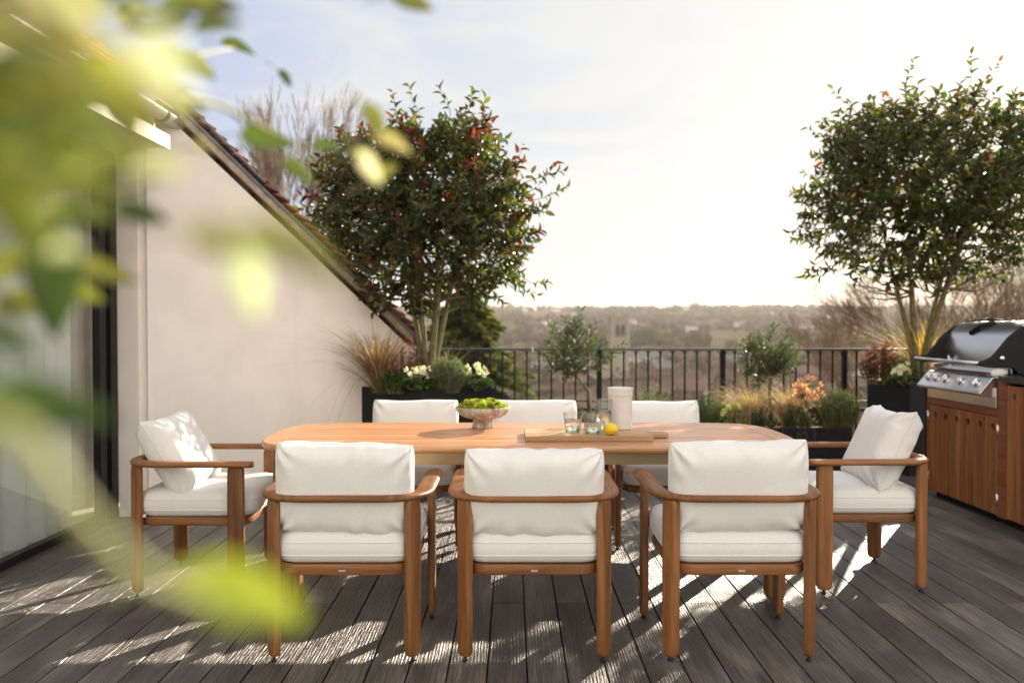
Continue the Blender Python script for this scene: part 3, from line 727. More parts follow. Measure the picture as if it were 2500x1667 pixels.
tumbler(1449, 1060.8, .0455, .039, .097, .050, 'low fluted glass of water beside the lemon, greener at the base')
tumbler(1474, 1053.6, .0445, .036, .160, .103, 'tall fluted glass of water in front of the white jug')
M_ceram = simple('glazed_ceramic', (.70, .65, .61), .35, var=.05, scale=14)
p = PZ(1517.8, 1050, BS); jug = empty('jug', (p.x, p.y+.06, BS), label='tall white ribbed ceramic jug standing at the back of the chopping board', cat='jug')
mb = MB(); H = .213
mb.lathe([(.0005, 0), (.056, 0), (.0595, .003), (.0605, .008), (.0600, .06), (.0595, .12), (.060, .16), (.062, .183), (.0655, H-.006), (.0665, H), (.0640, H+.0005), (.0600, H-.02), (.0555, .17), (.055, .02), (.0005, .016)], n=168,
         rf=lambda a, z: 1+(.011*math.cos(42*a) if .008 < z < .178 else 0)); mb.build('body', M_ceram, jug)
mb = MB(); mb.tube([(.062*math.cos(2*math.pi*i/48), .062*math.sin(2*math.pi*i/48), .178) for i in range(48)], .0028, 6, closed=True); mb.build('collar', M_ceram, jug)
# lemon
M_lemon = simple('lemon_peel', (.85, .56, .02), .42, var=.06, scale=20, bst=.5, bscale=260)
p = PZ(1493, 1063, BS); mb = MB(); pr = []
for i in range(25):
    a = -math.pi/2+math.pi*i/24; x = .0375*math.sin(a); r_ = .0292*math.cos(a)**.92 if abs(math.cos(a)) > 1e-6 else 0
    pr.append((max(r_, .0003), x))
pr = [(r_+(.004 if abs(z) > .034 else 0), z*(1+.10*max(0, abs(z)-.030)/.0075)) for r_, z in pr]; pr[0] = (.0004, pr[0][1]-.003); pr[-1] = (.0004, pr[-1][1]+.003)
mb.lathe(pr, n=32); lem = mb.build('lemon', M_lemon); lem.location = (p.x, p.y+.027, BS+.0290); lem.rotation_euler = (R(90), R(0), R(38)); tag(lem, 'ripe yellow lemon on the chopping board beside the glasses', 'lemon')
# bowl with moss
def stonemat():
    m, t, p, out, N = mat('weathered_terracotta'); mp = objcoord(N, t, (1, 1, .55))
    n1 = N('ShaderNodeTexNoise', i_Scale=22.0, i_Detail=8.0, i_Roughness=.7); t.links.new(mp.outputs[0], n1.inputs[0])
    r = ramp(N, t, n1.outputs[0], [(.30, (.16, .12, .09)), (.46, (.34, .30, .255)), (.62, (.56, .53, .48))]); t.links.new(r.outputs[0], p.inputs['Base Color'])
    p.inputs['Roughness'].default_value = .9; bump(N, t, p, n1.outputs[0], .7, .003); return m
M_stone = stonemat()
p = PZ(1178.6, 1043.4, TZ); bw = empty('footed_bowl', (p.x, p.y, TS), label='weathered footed stone bowl on the table filled with moss', cat='bowl')
mb = MB(); mb.lathe([(.0005, 0), (.054, 0), (.0545, .003), (.052, .025), (.050, .042), (.066, .049), (.102, .058), (.130, .075), (.145, .097), (.1495, .113), (.146, .115), (.140, .111), (.120, .095), (.0005, .085)], n=64,
                    rf=lambda a, z: (1+.05*math.cos(6*a)*(1 if z < .045 else 0))+.006*math.sin(3*a+1)); mb.build('bowl', M_stone, bw)
# ================================================================== PLANT TOOLS
def tmpl(wid=.4, fold=.12, curl=.18, n=4, blunt=.75):
    V = []; F = []
    for i in range(n+1):
        t = i/n; ww = wid/2*(math.sin(math.pi*min(1, t**blunt))**.9 if 0 < t < 1 else 0); z = -curl*t*t
        V += [(-ww, t, z+fold*ww*1.6), (0, t, z), (ww, t, z+fold*ww*1.6)]
    for i in range(n):
        a = 3*i; F += [(a, a+1, a+4, a+3), (a+1, a+2, a+5, a+4)]
    return np.array(V, 'f'), F
T_OVAL = tmpl(.44, .5, .22, 5); T_NARROW = tmpl(.24, .3, .1, 3); T_NEEDLE = tmpl(.17, .0, .05, 2); T_BROAD = tmpl(.62, .35, .15, 5); T_PETAL = tmpl(.8, -.5, -.25, 3, .8)
T_MOSS = tmpl(.35, 0, .3, 1)
T_MOSS = (np.array([(-.2, 0, 0), (.2, 0, 0), (.08, 1, -.2), (-.08, 1, -.2)], 'f'), [(0, 1, 2, 3)])
class Inst:
    def __init__(s, T): s.T = T; s.P = []; s.D = []; s.N = []; s.S = []; s.C = []
    def add(s, p, d, nrm, sc_, c): s.P.append(tuple(p)); s.D.append(tuple(d)); s.N.append(tuple(nrm)); s.S.append(sc_); s.C.append(c)
    def build(s, name, m, parent=None, smooth=True):
        V, F = s.T; P = np.array(s.P, 'f'); D = np.array(s.D, 'f'); D /= np.linalg.norm(D, axis=1, keepdims=True)+1e-9
        Nn = np.array(s.N, 'f'); X = np.cross(D, Nn); X /= np.linalg.norm(X, axis=1, keepdims=True)+1e-9; Z = np.cross(X, D)
        S = np.array(s.S, 'f'); S = S if S.ndim == 2 else np.stack([S, S, S], 1)
        n, k = len(P), len(V)
        W = (P[:, None]+X[:, None]*(V[None, :, 0:1]*S[:, None, 0:1])+D[:, None]*(V[None, :, 1:2]*S[:, None, 1:2])+Z[:, None]*(V[None, :, 2:3]*S[:, None, 2:3])).reshape(-1, 3)
        q = len(F[0]); Fa = (np.array(F, 'i')[None]+np.arange(n, dtype='i')[:, None, None]*k).reshape(-1)
        me = bpy.data.meshes.new(name); me.vertices.add(n*k); me.vertices.foreach_set('co', W.ravel())
        nf = n*len(F); me.loops.add(nf*q); me.loops.foreach_set('vertex_index', Fa); me.polygons.add(nf)
        me.polygons.foreach_set('loop_start', np.arange(0, nf*q, q, dtype='i')); me.polygons.foreach_set('loop_total', np.full(nf, q, 'i'))
        me.materials.append(m); me.polygons.foreach_set('use_smooth', np.full(nf, smooth)); me.update(calc_edges=True); me.validate()
        ca = me.color_attributes.new('Col', 'FLOAT_COLOR', 'POINT'); C = np.ones((n, k, 4), 'f'); C[:, :, :3] = np.array(s.C, 'f')[:, None, :]; ca.data.foreach_set('color', C.ravel())
        o = bpy.data.objects.new(name, me); col.objects.link(o)
        if parent: o.parent = parent
        return o
def rv(r): 
    while True:
        v = Vector((r.uniform(-1, 1), r.uniform(-1, 1), r.uniform(-1, 1)))
        if .05 < v.length < 1: return v.normalized()
def jit(c, r, a=.25):
    k = 1+r.uniform(-a, a); return (c[0]*k*(1+r.uniform(-.1, .1)), c[1]*k, c[2]*k*(1+r.uniform(-.1, .1)))

def photinia(base, ctr, rad, seed, nstem, ntwig, label, leaf=.088, red=.25, stray=()):
    r = random.Random(seed); root = empty('photinia_tree', base, label=label, cat='tree')
    b = Vector(base); c = Vector(ctr)-b; RX, RY_, RZ = rad
    tr = MB(); br = MB(); L = Inst(T_OVAL); tips = []
    def inside(p, k=1.0):
        q = p-c; e = (abs(q.x)/(RX*k))**2.6+(abs(q.y)/(RY_*k))**2.6+(abs(q.z)/(RZ*k))**2.6; return e
    for i in range(nstem):
        a = 2*math.pi*i/nstem+r.uniform(-.4, .4); p0 = Vector((math.cos(a)*.028, math.sin(a)*.028, 0))
        spread = r.uniform(.15, .48); p3 = c+Vector((math.cos(a)*RX*spread, math.sin(a)*RY_*spread, RZ*r.uniform(-.2, .35)))
        p1 = p0+Vector((math.cos(a)*.03, math.sin(a)*.03, c.z*.30)); p2 = p0.lerp(p3, .66)+Vector((r.uniform(-.05, .05), r.uniform(-.05, .05), 0))
        path = []
        for k in range(9):
            t = k/8; path.append(p0*(1-t)**3+p1*3*t*(1-t)**2+p2*3*t*t*(1-t)+p3*t**3)
        tr.tube(path, [.029*(1-.72*k/8) for k in range(9)], 8)
        for k in range(4, 9):
            for _ in range(3):
                d = rv(r); d.z = abs(d.z)*.6-.1; d.x += math.cos(a)*.5; d.y += math.sin(a)*.5; d.normalize(); ln = r.uniform(.35, .85)
                e = path[k]+Vector((d.x*ln*RX, d.y*ln*RY_, d.z*ln*RZ))
                if inside(e) > 1: e = path[k].lerp(e, .6)
                m_ = path[k].lerp(e, .5)+rv(r)*.05+Vector((0, 0, -.03)); br.tube([path[k], m_, e], [.010, .007, .004], 5)
    n = 0; tries = 0
    while n < ntwig and tries < ntwig*30:
        tries += 1
        q = Vector((r.uniform(-1, 1)*RX, r.uniform(-1, 1)*RY_, r.uniform(-1, 1)*RZ)); p = c+q; e = inside(p)
        e += .40*noise.noise(p*2.6+Vector((seed, 0, 0)))
        if e > .88: continue
        if e < .25 and r.random() > .6: continue
        low = (q.z/RZ)
        if low < -.35 and r.random() < .38: continue
        n += 1; tips.append((p, e))
    for _ in range(46):       # long shoots breaking the outline
        d = rv(r); d.z = abs(d.z)*.9-.25; d.normalize(); p = c+Vector((d.x*RX, d.y*RY_, d.z*RZ))*r.uniform(.96, 1.1); tips.append((p, 1.2))
    for sp_ in stray: tips.append((Vector(sp_)-b, 1.4))
    for p, e in tips:
        q = p-c; out = Vector((q.x/RX, q.y/RY_, q.z/RZ*.8+.35)); out = (out.normalized()+rv(r)*.55).normalized()
        ln = r.uniform(.10, .2)*(1.5 if e > .75 and q.z > 0 else 1); p0 = p-out*ln*.5; bend = rv(r)*.03
        pts = [p0, p0+out*ln*.5+bend, p0+out*ln]
        br.tube(pts, [.0035, .0025, .0015], 3, caps=False)
        if e > .6:
            q2 = p0-q*.22; br.tube([q2, p0], [.005, .0035], 3, caps=False)
        ph_ = r.uniform(0, 6.28); nl = r.randint(6, 9); top_ = q.z/RZ > .15
        isred = r.random() < red*(1.5 if (top_ and e > .55) else .35)
        for k in range(nl):
            t = (k+.3)/nl; ph_ += 2.4; base_ = p0+out*ln*t; u_ = out.orthogonal().normalized(); v_ = out.cross(u_)
            d = (u_*math.cos(ph_)+v_*math.sin(ph_))*(1.0-.4*t)+out*(.45+.5*t)+Vector((0, 0, -.12))
            if isred and (t > .35 or r.random() < .3): cc = r.choice([(.10, .014, .012), (.085, .024, .012), (.13, .024, .015), (.06, .014, .018), (.11, .04, .015)])
            else: cc = r.choice([(.034, .050, .013), (.042, .060, .015), (.028, .040, .016), (.056, .074, .015), (.072, .083, .016), (.045, .048, .016), (.030, .043, .020), (.065, .045, .014), (.07, .055, .018)])
            L.add(base_, d, out+rv(r)*.5, leaf*r.uniform(.6, 1.12), jit(cc, r))
    tr.build('trunk', M_bark, root); br.build('branches', M_bark, root); L.build('crown', M_leaf, root)
    return root
def stems_mound(name, loc, rx, ry, h, n, label, cat, cols, need=.022, per=22, lean=.35, seed=1, group=None, T=None, m=None, flower=None):
    r = random.Random(seed); root = empty(name, loc, label=label, cat=cat, group=group); st = MB(); L = Inst(T or T_NEEDLE)
    for i in range(n):
        a = r.uniform(0, 6.28); q = r.random()**.5; bx, by = math.cos(a)*q, math.sin(a)*q; hh = h*(1-.45*q*q)*r.uniform(.75, 1.1)
        p0 = Vector((bx*rx*.55, by*ry*.55, 0)); p2 = Vector((bx*rx, by*ry, hh)); p1 = Vector((bx*rx*.75, by*ry*.75, hh*.5)); st.tube([p0, p1, p2], [.003, .0025, .0012], 3, caps=False)
        d = (p2-p1).normalized()
        for k in range(per):
            t = .25+.75*k/per; p = p0.lerp(p1, t*2) if t < .5 else p1.lerp(p2, t*2-1); ph_ = k*2.4+i; u_ = d.orthogonal().normalized(); v_ = d.cross(u_)
            L.add(p, (u_*math.cos(ph_)+v_*math.sin(ph_))*.75+d*.7, d+rv(r)*.3, need*r.uniform(.7, 1.2), jit(r.choice(cols), r))
        if flower and r.random() < flower[1]:
            for k in range(6): L.add(p2, rv(r)+Vector((0, 0, .5)), rv(r), flower[2]*r.uniform(.7, 1.2), jit(flower[0], r, .15))
    st.build('stems', M_bark, root); L.build('foliage', m or M_needle, root)
    return root
def grass(name, loc, n, ln, spread, label, cols, seed=1, width=.005, droop=.5, dirbias=(0, 0), group=None, cat='ornamental grass'):
    r = random.Random(seed); V = []; F = []; C = []; mb = MB()
    for i in range(n):
        a = r.uniform(0, 6.28); d = Vector((math.cos(a), math.sin(a), 0))*r.random()**.6*spread+Vector((dirbias[0], dirbias[1], 0))*r.random(); l_ = ln*r.uniform(.55, 1.1); dr = droop*r.uniform(.3, 1.4)
        p0 = Vector((r.gauss(0, .02), r.gauss(0, .02), 0)); side = Vector((-math.sin(a), math.cos(a), 0)); side = (side+rv(r)*.6).normalized(); pts = []
        for k in range(8):
            t = k/7; pts.append(p0+d*l_*t*(.6+.6*t)+Vector((0, 0, l_*(t*(1-.12*spread)-dr*t*t*t))))
        c = jit(r.choice(cols), r); vs = []
        for k, p in enumerate(pts): ww = width*(1-(k/7)**1.5)*.5+.0004; vs += [p-side*ww, p+side*ww]
        mb.add(vs, [(2*k, 2*k+1, 2*k+3, 2*k+2) for k in range(7)], 0, c, True)
    o = mb.build(name, M_grass); o.location = loc; tag(o, label, cat, group); return o
def hellebore(loc, rx, ry, h, nleaf, nflow, fc, label, seed, cen=(.75, .6, .08), fs=.03, lc=((.04, .09, .02), (.06, .12, .03), (.09, .15, .03))):
    r = random.Random(seed); root = empty('hellebore', loc, label=label, cat='flowering plant'); st = MB(); L = Inst(T_BROAD); FP = Inst(T_PETAL); CE = Inst(T_MOSS)
    for i in range(nleaf):
        a = r.uniform(0, 6.28); q = r.random()**.5; p = Vector((math.cos(a)*q*rx, math.sin(a)*q*ry, h*.75*(1-.5*q)*r.uniform(.5, 1))); st.tube([(p.x*.05, p.y*.05, -.004), p], .0022, 3, caps=False)
        for k in range(5):
            b_ = a+(k-2)*.6; L.add(p, (math.cos(b_), math.sin(b_), r.uniform(-.2, .3)), (0, 0, 1), r.uniform(.05, .085), jit(r.choice(lc), r))
    for i in range(nflow):
        a = r.uniform(0, 6.28); q = r.random()**.6; p = Vector((math.cos(a)*q*rx*.9, math.sin(a)*q*ry*.9, h*r.uniform(.7, 1.05)*(1-.25*q))); st.tube([(p.x*.05, p.y*.05, -.004), p*.99], .002, 3, caps=False)
        nrm = (Vector((math.cos(a)*q, math.sin(a)*q-.6, .5))+rv(r)*.45).normalized(); u_ = nrm.orthogonal().normalized(); v_ = nrm.cross(u_)
        FP = Inst(T_PETAL); CE = Inst(T_MOSS)
        for k in range(5):
            b_ = 2*math.pi*k/5; FP.add(p, u_*math.cos(b_)+v_*math.sin(b_)+nrm*.35, nrm, fs*r.uniform(.9, 1.1), jit(fc, r, .08))
        for k in range(10): CE.add(p+nrm*.002, nrm+rv(r)*.6, rv(r), fs*.38, cen)
        f_ = FP.build('flower', M_petal, root); CE.build('flower_centre', M_petal, f_)
    st.build('stems', M_bark, root); L.build('foliage', M_leafsoft, root)
    return root
def olive(base, ctr, rad, seed, ntw, label):
    r = random.Random(seed); b = Vector(base); c = Vector(ctr)-b; root = empty('olive_tree', base, label=label, cat='olive tree'); tr = MB(); L = Inst(T_NARROW); bb = MB()
    p = [Vector((0, 0, 0)), Vector((.008, 0, c.z*.3)), Vector((-.008, 0, c.z*.55)), Vector((c.x*.8, c.y*.8, c.z-rad[2]*.55))]; tr.tube(p, [.016, .014, .013, .011], 8)
    for i in range(ntw):
        d = rv(r); d.z = d.z*.9+.12; q = r.uniform(.35, 1)**.7*(1+.7*noise.noise(d*2.2+Vector((seed, 0, 0)))); e = c+Vector((d.x*rad[0], d.y*rad[1], d.z*rad[2]))*q
        s = p[3]+(e-p[3])*.25; out = (e-s).normalized(); out = (out+Vector((0, 0, .45))+rv(r)*.35).normalized(); ln = r.uniform(.10, .22); e2 = e+out*ln
        bb.tube([s, e, e2], [.004, .0022, .001], 3, caps=False)
        for k in range(13):
            t = k/12; pp = e.lerp(e2, t) if k > 3 else s.lerp(e, .6+.1*k); ph_ = (k % 2)*math.pi+k*.8; u_ = out.orthogonal().normalized(); v_ = out.cross(u_)
            cc = r.choice([(.06, .08, .04), (.08, .10, .06), (.05, .07, .035), (.12, .14, .10), (.07, .105, .03)])
            L.add(pp, (u_*math.cos(ph_)+v_*math.sin(ph_))+out*1.0, out+rv(r)*.8, r.uniform(.052, .085), jit(cc, r))
    tr.build('trunk', M_bark, root); bb.build('branches', M_bark, root); L.build('crown', M_olive, root); return root
def baretree_mesh(mb, r, h, spread=.6, depth=6, rad0=.12, upb=.25, trunk=.22, sides=3, rmin=0):
    def rec(p, d, ln, rad, lv):
        n = 2 if lv > 1 else 1; pts = [p]; rr = [rad]
        for k in range(n+1):
            d = (d+rv(r)*.16+Vector((0, 0, upb*.25))).normalized(); pts.append(pts[-1]+d*ln/(n+1)); rr.append(max(rmin, rad*(1-.35*(k+1)/(n+1))))
        mb.tube(pts, rr, 5 if lv > depth-2 and sides < 5 else sides, caps=False)
        if lv == 0: return
        for k in range(r.choice((2, 3, 3))):
            ax = rv(r); nd = (d+ax*spread).normalized(); nd.z += upb*.3; rec(pts[r.choice((-1, -1, -2))], nd.normalized(), ln*r.uniform(.62, .86), rr[-1]*r.uniform(.6, .8), lv-1)
    rec(Vector((0, 0, 0)), Vector((0, 0, 1)), h*trunk, rad0, depth)

# ================================================================== PLANTERS
def plantbox(name, pts, H, label, lip=.03, z0=0):
    """pts counter-clockwise plan corners"""
    root = empty(name, (pts[0].x, pts[0].y, 0), label=label, cat='planter'); o = Vector((pts[0].x, pts[0].y, 0)); P = [p-o for p in pts]; c = sum(P, Vector())/len(P); n = len(P)
    I = [p+(c-p).normalized()*lip*1.4 for p in P]; mb = MB()
    vs = [(p.x, p.y, z0) for p in P]+[(p.x, p.y, H) for p in P]+[(p.x, p.y, H) for p in I]+[(p.x, p.y, H-.08) for p in I]
    fs = [tuple(range(n))[::-1]]+[(k*n+j, k*n+(j+1) % n, (k+1)*n+(j+1) % n, (k+1)*n+j) for k in range(3) for j in range(n)]
    mb.add(vs, fs); mb.build('box', M_planter, root, bevel=.004, seg=2, smooth=False)
    s = MB(); s.add([(p.x, p.y, H-.035) for p in I], [tuple(range(n))]); s.build('soil', M_soil, root); return root
H1 = .81
A = PZ(875, 943, H1); B = PZ(1026, 953, H1); Cc = PZ(1212, 942, H1); Dd = A+(Cc-B)
plantbox('corner_planter', [A, B, Cc, Dd], H1, 'dark square planter holding the tree beside the sloping roof wall')
F2 = PZ(2221, 936, H1); L2 = PZ(2117, 924.5, H1); dv = (F2-L2); pr_ = Vector((-dv.y, dv.x, 0)).normalized()*.62
if pr_.x < 0: pr_ = -pr_
plantbox('tall_planter', [L2, F2, F2+pr_, L2+pr_], H1, 'dark planter behind the barbecue cabinet holding the tree cut by the frame edge')
H3 = .42
plantbox('trough_planter', [Vector((1.62, 7.45, 0)), Vector((2.98, 7.45, 0)), Vector((2.98, 7.95, 0)), Vector((1.62, 7.95, 0))], H3, 'long low black trough planter against the railing right of the table')
plantbox('trough_planter', [Vector((.10, 7.45, 0)), Vector((1.60, 7.45, 0)), Vector((1.60, 7.95, 0)), Vector((.10, 7.95, 0))], H3, 'low black trough planter mostly hidden behind the white cushions')

# corner planter plants
c1 = (A+B+Cc+Dd)/4; zs = H1-.035
d1 = c1.y
def at(u, v, d): return PD(u, v, d)
cen = at(1040, 517, 7.1); topz = at(1050, 298, 7.1).z; botz = at(1050, 752, 7.1).z; hwid = (at(1325, 480, 7.1).x-at(775, 480, 7.1).x)/2
strays = [at(1330, 430, 7.1), at(1345, 425, 7.1), at(1352, 470, 7.1), at(1150, 245, 7.0), at(965, 262, 7.1), at(1010, 240, 7.1), at(1085, 243, 7.1), at(770, 480, 7.1), at(752, 505, 7.1), at(1320, 690, 7.1), at(1290, 715, 7.1), at(1180, 262, 7.1), at(900, 720, 7.0), at(950, 742, 7.1)]
tb = at(1046, 872, 7.1)
photinia((tb.x, tb.y, zs), (cen.x, 7.1, (topz+botz)/2), (hwid*.96, hwid*.72, (topz-botz)/2*1.02), 5, 6, 1080, 'round headed multi-stemmed tree with red and green leaves in the corner planter', red=.20, stray=strays)
# tree 2
c2 = (L2+F2)/2+pr_/2; d2 = 7.75
cen = at(2275, 430, d2); topz = at(2275, 235, d2).z; botz = at(2275, 700, d2).z; hw2 = (at(2290, 400, d2).x-at(1995, 400, d2).x)
strays = [at(1960, 575, d2), at(1950, 560, d2), at(1975, 660, d2), at(1990, 672, d2), at(2015, 655, d2), at(2035, 660, d2), at(2010, 385, d2), at(1995, 330, d2), at(2020, 320, d2), at(2050, 235, d2), at(2220, 180, d2), at(2372, 160, d2), at(2420, 175, d2), at(2110, 640, d2)]
photinia((c2.x-.02, d2, zs), (cen.x, d2, (topz+botz)/2), (hw2*1.05, hw2*.75, (topz-botz)/2*1.02), 9, 6, 1180, 'dark multi-stemmed tree against the bright sky, cut by the right edge of the frame', red=.05, stray=strays)

def soilpt(u, v, d, z=None): p = at(u, v, d); return (p.x, p.y, zs if z is None else z)
GR = [(.27, .14, .08), (.32, .18, .09), (.22, .10, .06), (.28, .19, .10), (.20, .13, .07), (.50, .38, .26)]
p = soilpt(925, 900, 6.85); grass('ornamental_grass', p, 330, .74, .60, 'coppery upright grass at the left side of the corner planter', GR, 3, .007, .35, (-.12, -.05))
p = soilpt(930, 900, 6.80); grass('ornamental_grass', p, 26, .80, 1.0, 'thin olive grass blades arching out over the pale wall', [(.16, .13, .05), (.2, .16, .06), (.26, .17, .07)], 8, .0045, .95, (-.75, -.15))
p = soilpt(1075, 880, 7.2); grass('ornamental_grass', p, 90, .45, .6, 'short orange grass behind the tree stems of the corner planter', GR, 5, .005, .35, (.15, 0))
p = soilpt(985, 890, 6.95); stems_mound('sedum', p, .23, .15, .33, 110, 'dark reddish seed heads massed in front of the tree stems', 'shrub', [(.16, .05, .045), (.20, .08, .06), (.10, .05, .03), (.13, .09, .05)], .03, 12, seed=6, T=T_OVAL, m=M_leafsoft, flower=((.30, .13, .12), .9, .022))
GN = [(.05, .11, .03), (.07, .14, .035), (.035, .08, .02)]
p = soilpt(968, 920, 6.75); stems_mound('leafy_plant', p, .12, .09, .19, 40, 'dark green strappy plant left of the white flowers', 'plant', GN, .05, 9, seed=16, T=T_NARROW, m=M_leafsoft)
p = soilpt(1020, 930, 6.72); hellebore(p, .13, .09, .235, 22, 13, (.83, .82, .74), 'white flowered hellebore at the front corner of the dark planter', 4)
RO = [(.13, .18, .10), (.17, .22, .12), (.10, .15, .08), (.20, .25, .14), (.12, .18, .08)]
p = soilpt(1090, 915, 6.85); stems_mound('lavender', p, .18, .14, .30, 230, 'grey green lavender mound right of the white flowers in the corner planter', 'lavender', RO, .032, 28, seed=9)
p = soilpt(1160, 915, 6.98); hellebore(p, .13, .10, .23, 24, 16, (.84, .83, .75), 'white flowers spilling at the right end of the corner planter', 14, fs=.026)
# tall planter plants
def sp2(u, d): p = at(u, 900, d); return (p.x, p.y, zs)
p = sp2(2150, 7.85); stems_mound('loropetalum', p, .22, .18, .36, 80, 'wine red shrub at the left side of the planter behind the barbecue', 'shrub', [(.16, .035, .045), (.22, .06, .065), (.10, .03, .03), (.08, .09, .03)], .04, 12, seed=26, T=T_OVAL, m=M_leafsoft, flower=((.28, .07, .09), .8, .02))
p = sp2(2205, 7.68); stems_mound('lavender', p, .17, .14, .28, 130, 'dark green lavender mound between the red shrub and the barbecue', 'lavender', [(.09, .13, .05), (.12, .16, .07), (.07, .1, .04)], .026, 24, seed=29)
p = sp2(2212, 7.50); hellebore(p, .12, .10, .20, 14, 12, (.84, .82, .72), 'white hellebore drooping over the edge of the planter beside the barbecue', 24)
p = sp2(2262, 7.9); grass('ornamental_grass', p, 260, .80, .8, 'golden sunlit grass blades behind the barbecue hood', [(.55, .33, .06), (.6, .4, .12), (.45, .25, .06), (.5, .36, .08)], 33, .006, .3, (-.15, 0))
# trough plants
zt = H3-.035
def sp3(u, d=7.7): p = at(u, 1000, d); return (p.x, p.y, zt)
def sp4(u, d=7.7): return sp3(u, d)
b_ = sp3(1439, 7.75); cc_ = at(1400, 882, 7.75); olive(b_, (cc_.x, 7.75, cc_.z), (.25, .2, .235), 3, 78, 'small olive tree with a spiky uneven crown behind the drinking glasses')
b_ = sp3(1880, 7.75); cc_ = at(1880, 893, 7.75); olive(b_, (cc_.x, 7.75, cc_.z), (.20, .18, .20), 8, 80, 'small round olive tree rising from the blond grass in the right trough')
RG = [(.10, .15, .06), (.14, .19, .08), (.08, .12, .05)]
stems_mound('rosemary', sp3(1730, 7.65), .15, .14, .34, 110, 'upright rosemary right of the far right white cushion', 'rosemary', RG, .036, 24, seed=41)
stems_mound('rosemary', sp3(1590, 7.7), .24, .15, .40, 110, 'bright green rosemary tips showing above the cushion beside the jug', 'rosemary', [(.18, .24, .07), (.14, .2, .06), (.22, .28, .1)], .028, 22, seed=42)
hellebore(sp3(1782, 7.6), .13, .12, .27, 26, 10, (.55, .6, .25), 'lime green hellebore left of the blond grass', 44, lc=((.10, .17, .03), (.14, .22, .04), (.06, .12, .03)))
BL = [(.46, .31, .19), (.52, .36, .24), (.38, .24, .14), (.60, .45, .33), (.42, .28, .18)]
grass('ornamental_grass', sp3(1835, 7.75), 1500, .66, .62, 'blond feathery grass left of the olive trunk in the trough', BL, 51, .0018, .8, (-.22, 0))
grass('ornamental_grass', sp3(1925, 7.8), 1600, .66, .66, 'blond feathery grass right of the olive trunk in the trough', BL, 52, .0018, .8, (-.05, 0))
stems_mound('low_shrub', sp3(1862, 7.55), .13, .12, .20, 60, 'small dark shrub with shiny leaves in front of the olive trunk', 'shrub', [(.04, .08, .03), (.06, .10, .05), (.03, .06, .03)], .03, 14, seed=61, T=T_OVAL, m=M_leaf)
stems_mound('low_shrub', sp3(1945, 7.52), .14, .12, .21, 60, 'small dark green shrub below the pink flowers', 'shrub', [(.05, .09, .03), (.06, .11, .04), (.03, .06, .02)], .026, 14, seed=62, T=T_OVAL, m=M_leafsoft)
hellebore(sp3(1972, 7.65), .17, .12, .47, 24, 36, (.80, .46, .34), 'salmon pink hellebore blooms standing above the trough', 71, fs=.034, lc=((.05, .08, .02), (.08, .1, .03)))
stems_mound('rosemary', sp3(2045, 7.6), .22, .17, .36, 300, 'rounded rosemary bush at the right end of the trough', 'rosemary', RG, .036, 26, seed=72)
stems_mound('low_shrub', sp3(1380, 7.65), .25, .15, .24, 70, 'low greenery in the trough glimpsed beside the tall glass', 'shrub', [(.10, .12, .04), (.16, .15, .06), (.06, .09, .03)], .03, 14, seed=73, T=T_OVAL, m=M_leafsoft)
# moss in the bowl
r = random.Random(2); L = Inst(T_MOSS)
for i in range(9500):
    a = r.uniform(0, 6.28); q = r.random()**.5*.141; x, y = q*math.cos(a), q*math.sin(a); hh = .108+.036*(1-(q/.141)**2)**.7*(1+1.0*noise.noise(Vector((x*28, y*28, 1))))+.006*noise.noise(Vector((x*90, y*90, 2)))
    cc = r.choice([(.36, .42, .03), (.45, .48, .05), (.24, .31, .03), (.2, .24, .03), (.5, .52, .1)]) if noise.noise(Vector((x*25, y*25, 9))) < .25 else r.choice([(.20, .14, .05), (.26, .2, .07), (.15, .13, .04)])
    L.add((x, y, hh-.008), rv(r)+Vector((0, 0, .9)), rv(r), r.uniform(.008, .017), cc)
ms = L.build('moss', M_needle, smooth=False); ms.location = bw.location; tag(ms, 'bright green moss heaped inside the footed bowl', 'moss')
b_ = MB(); b_.lathe([(.142, .106), (.12, .118), (.07, .128), (.0005, .130)], n=32); q = b_.build('moss_core', simple('moss_core', (.12, .14, .03), .95), ms); 

# ================================================================== BARBECUE CABINET
M_steel = simple('brushed_steel', (.68, .665, .64), .29, metal=1, var=.05, scale=3)
M_chrome = simple('chrome', (.75, .75, .76), .08, metal=1, var=.02)
M_dark = simple('dark_enamel', (.012, .011, .011), .55, var=.2, spec=.2)
M_granite = simple('dark_stone', (.03, .027, .026), .3, var=.3, scale=60)
KX = 3.22; KY1 = 6.62; KY0 = 4.3
cab = empty('barbecue_cabinet', (KX, 5.9, 0), label='cedar clad outdoor kitchen cabinet with round finger holes at the right edge', cat='cabinet')
def cp_(mb, name, m, parent=None, **k):
    o = mb.build(name, m, **k); o.parent = parent or cab
    o.matrix_parent_inverse = Matrix.Translation(-cab.location); return o
mb = MB(); mb.box(KX+.10, KX+.78, KY0, KY1-.02, .05, .945); mb.box(KX+.06, KX+.7, KY0, KY1-.05, .0, .06); cp_(mb, 'carcass', M_dark, smooth=False)
yd = [PP(u, 1000, (KX, 0, 0), (1, 0, 0)).y for u in (2268, 2436, 2452)]      # door left, door right, next cabinet
DT = .71
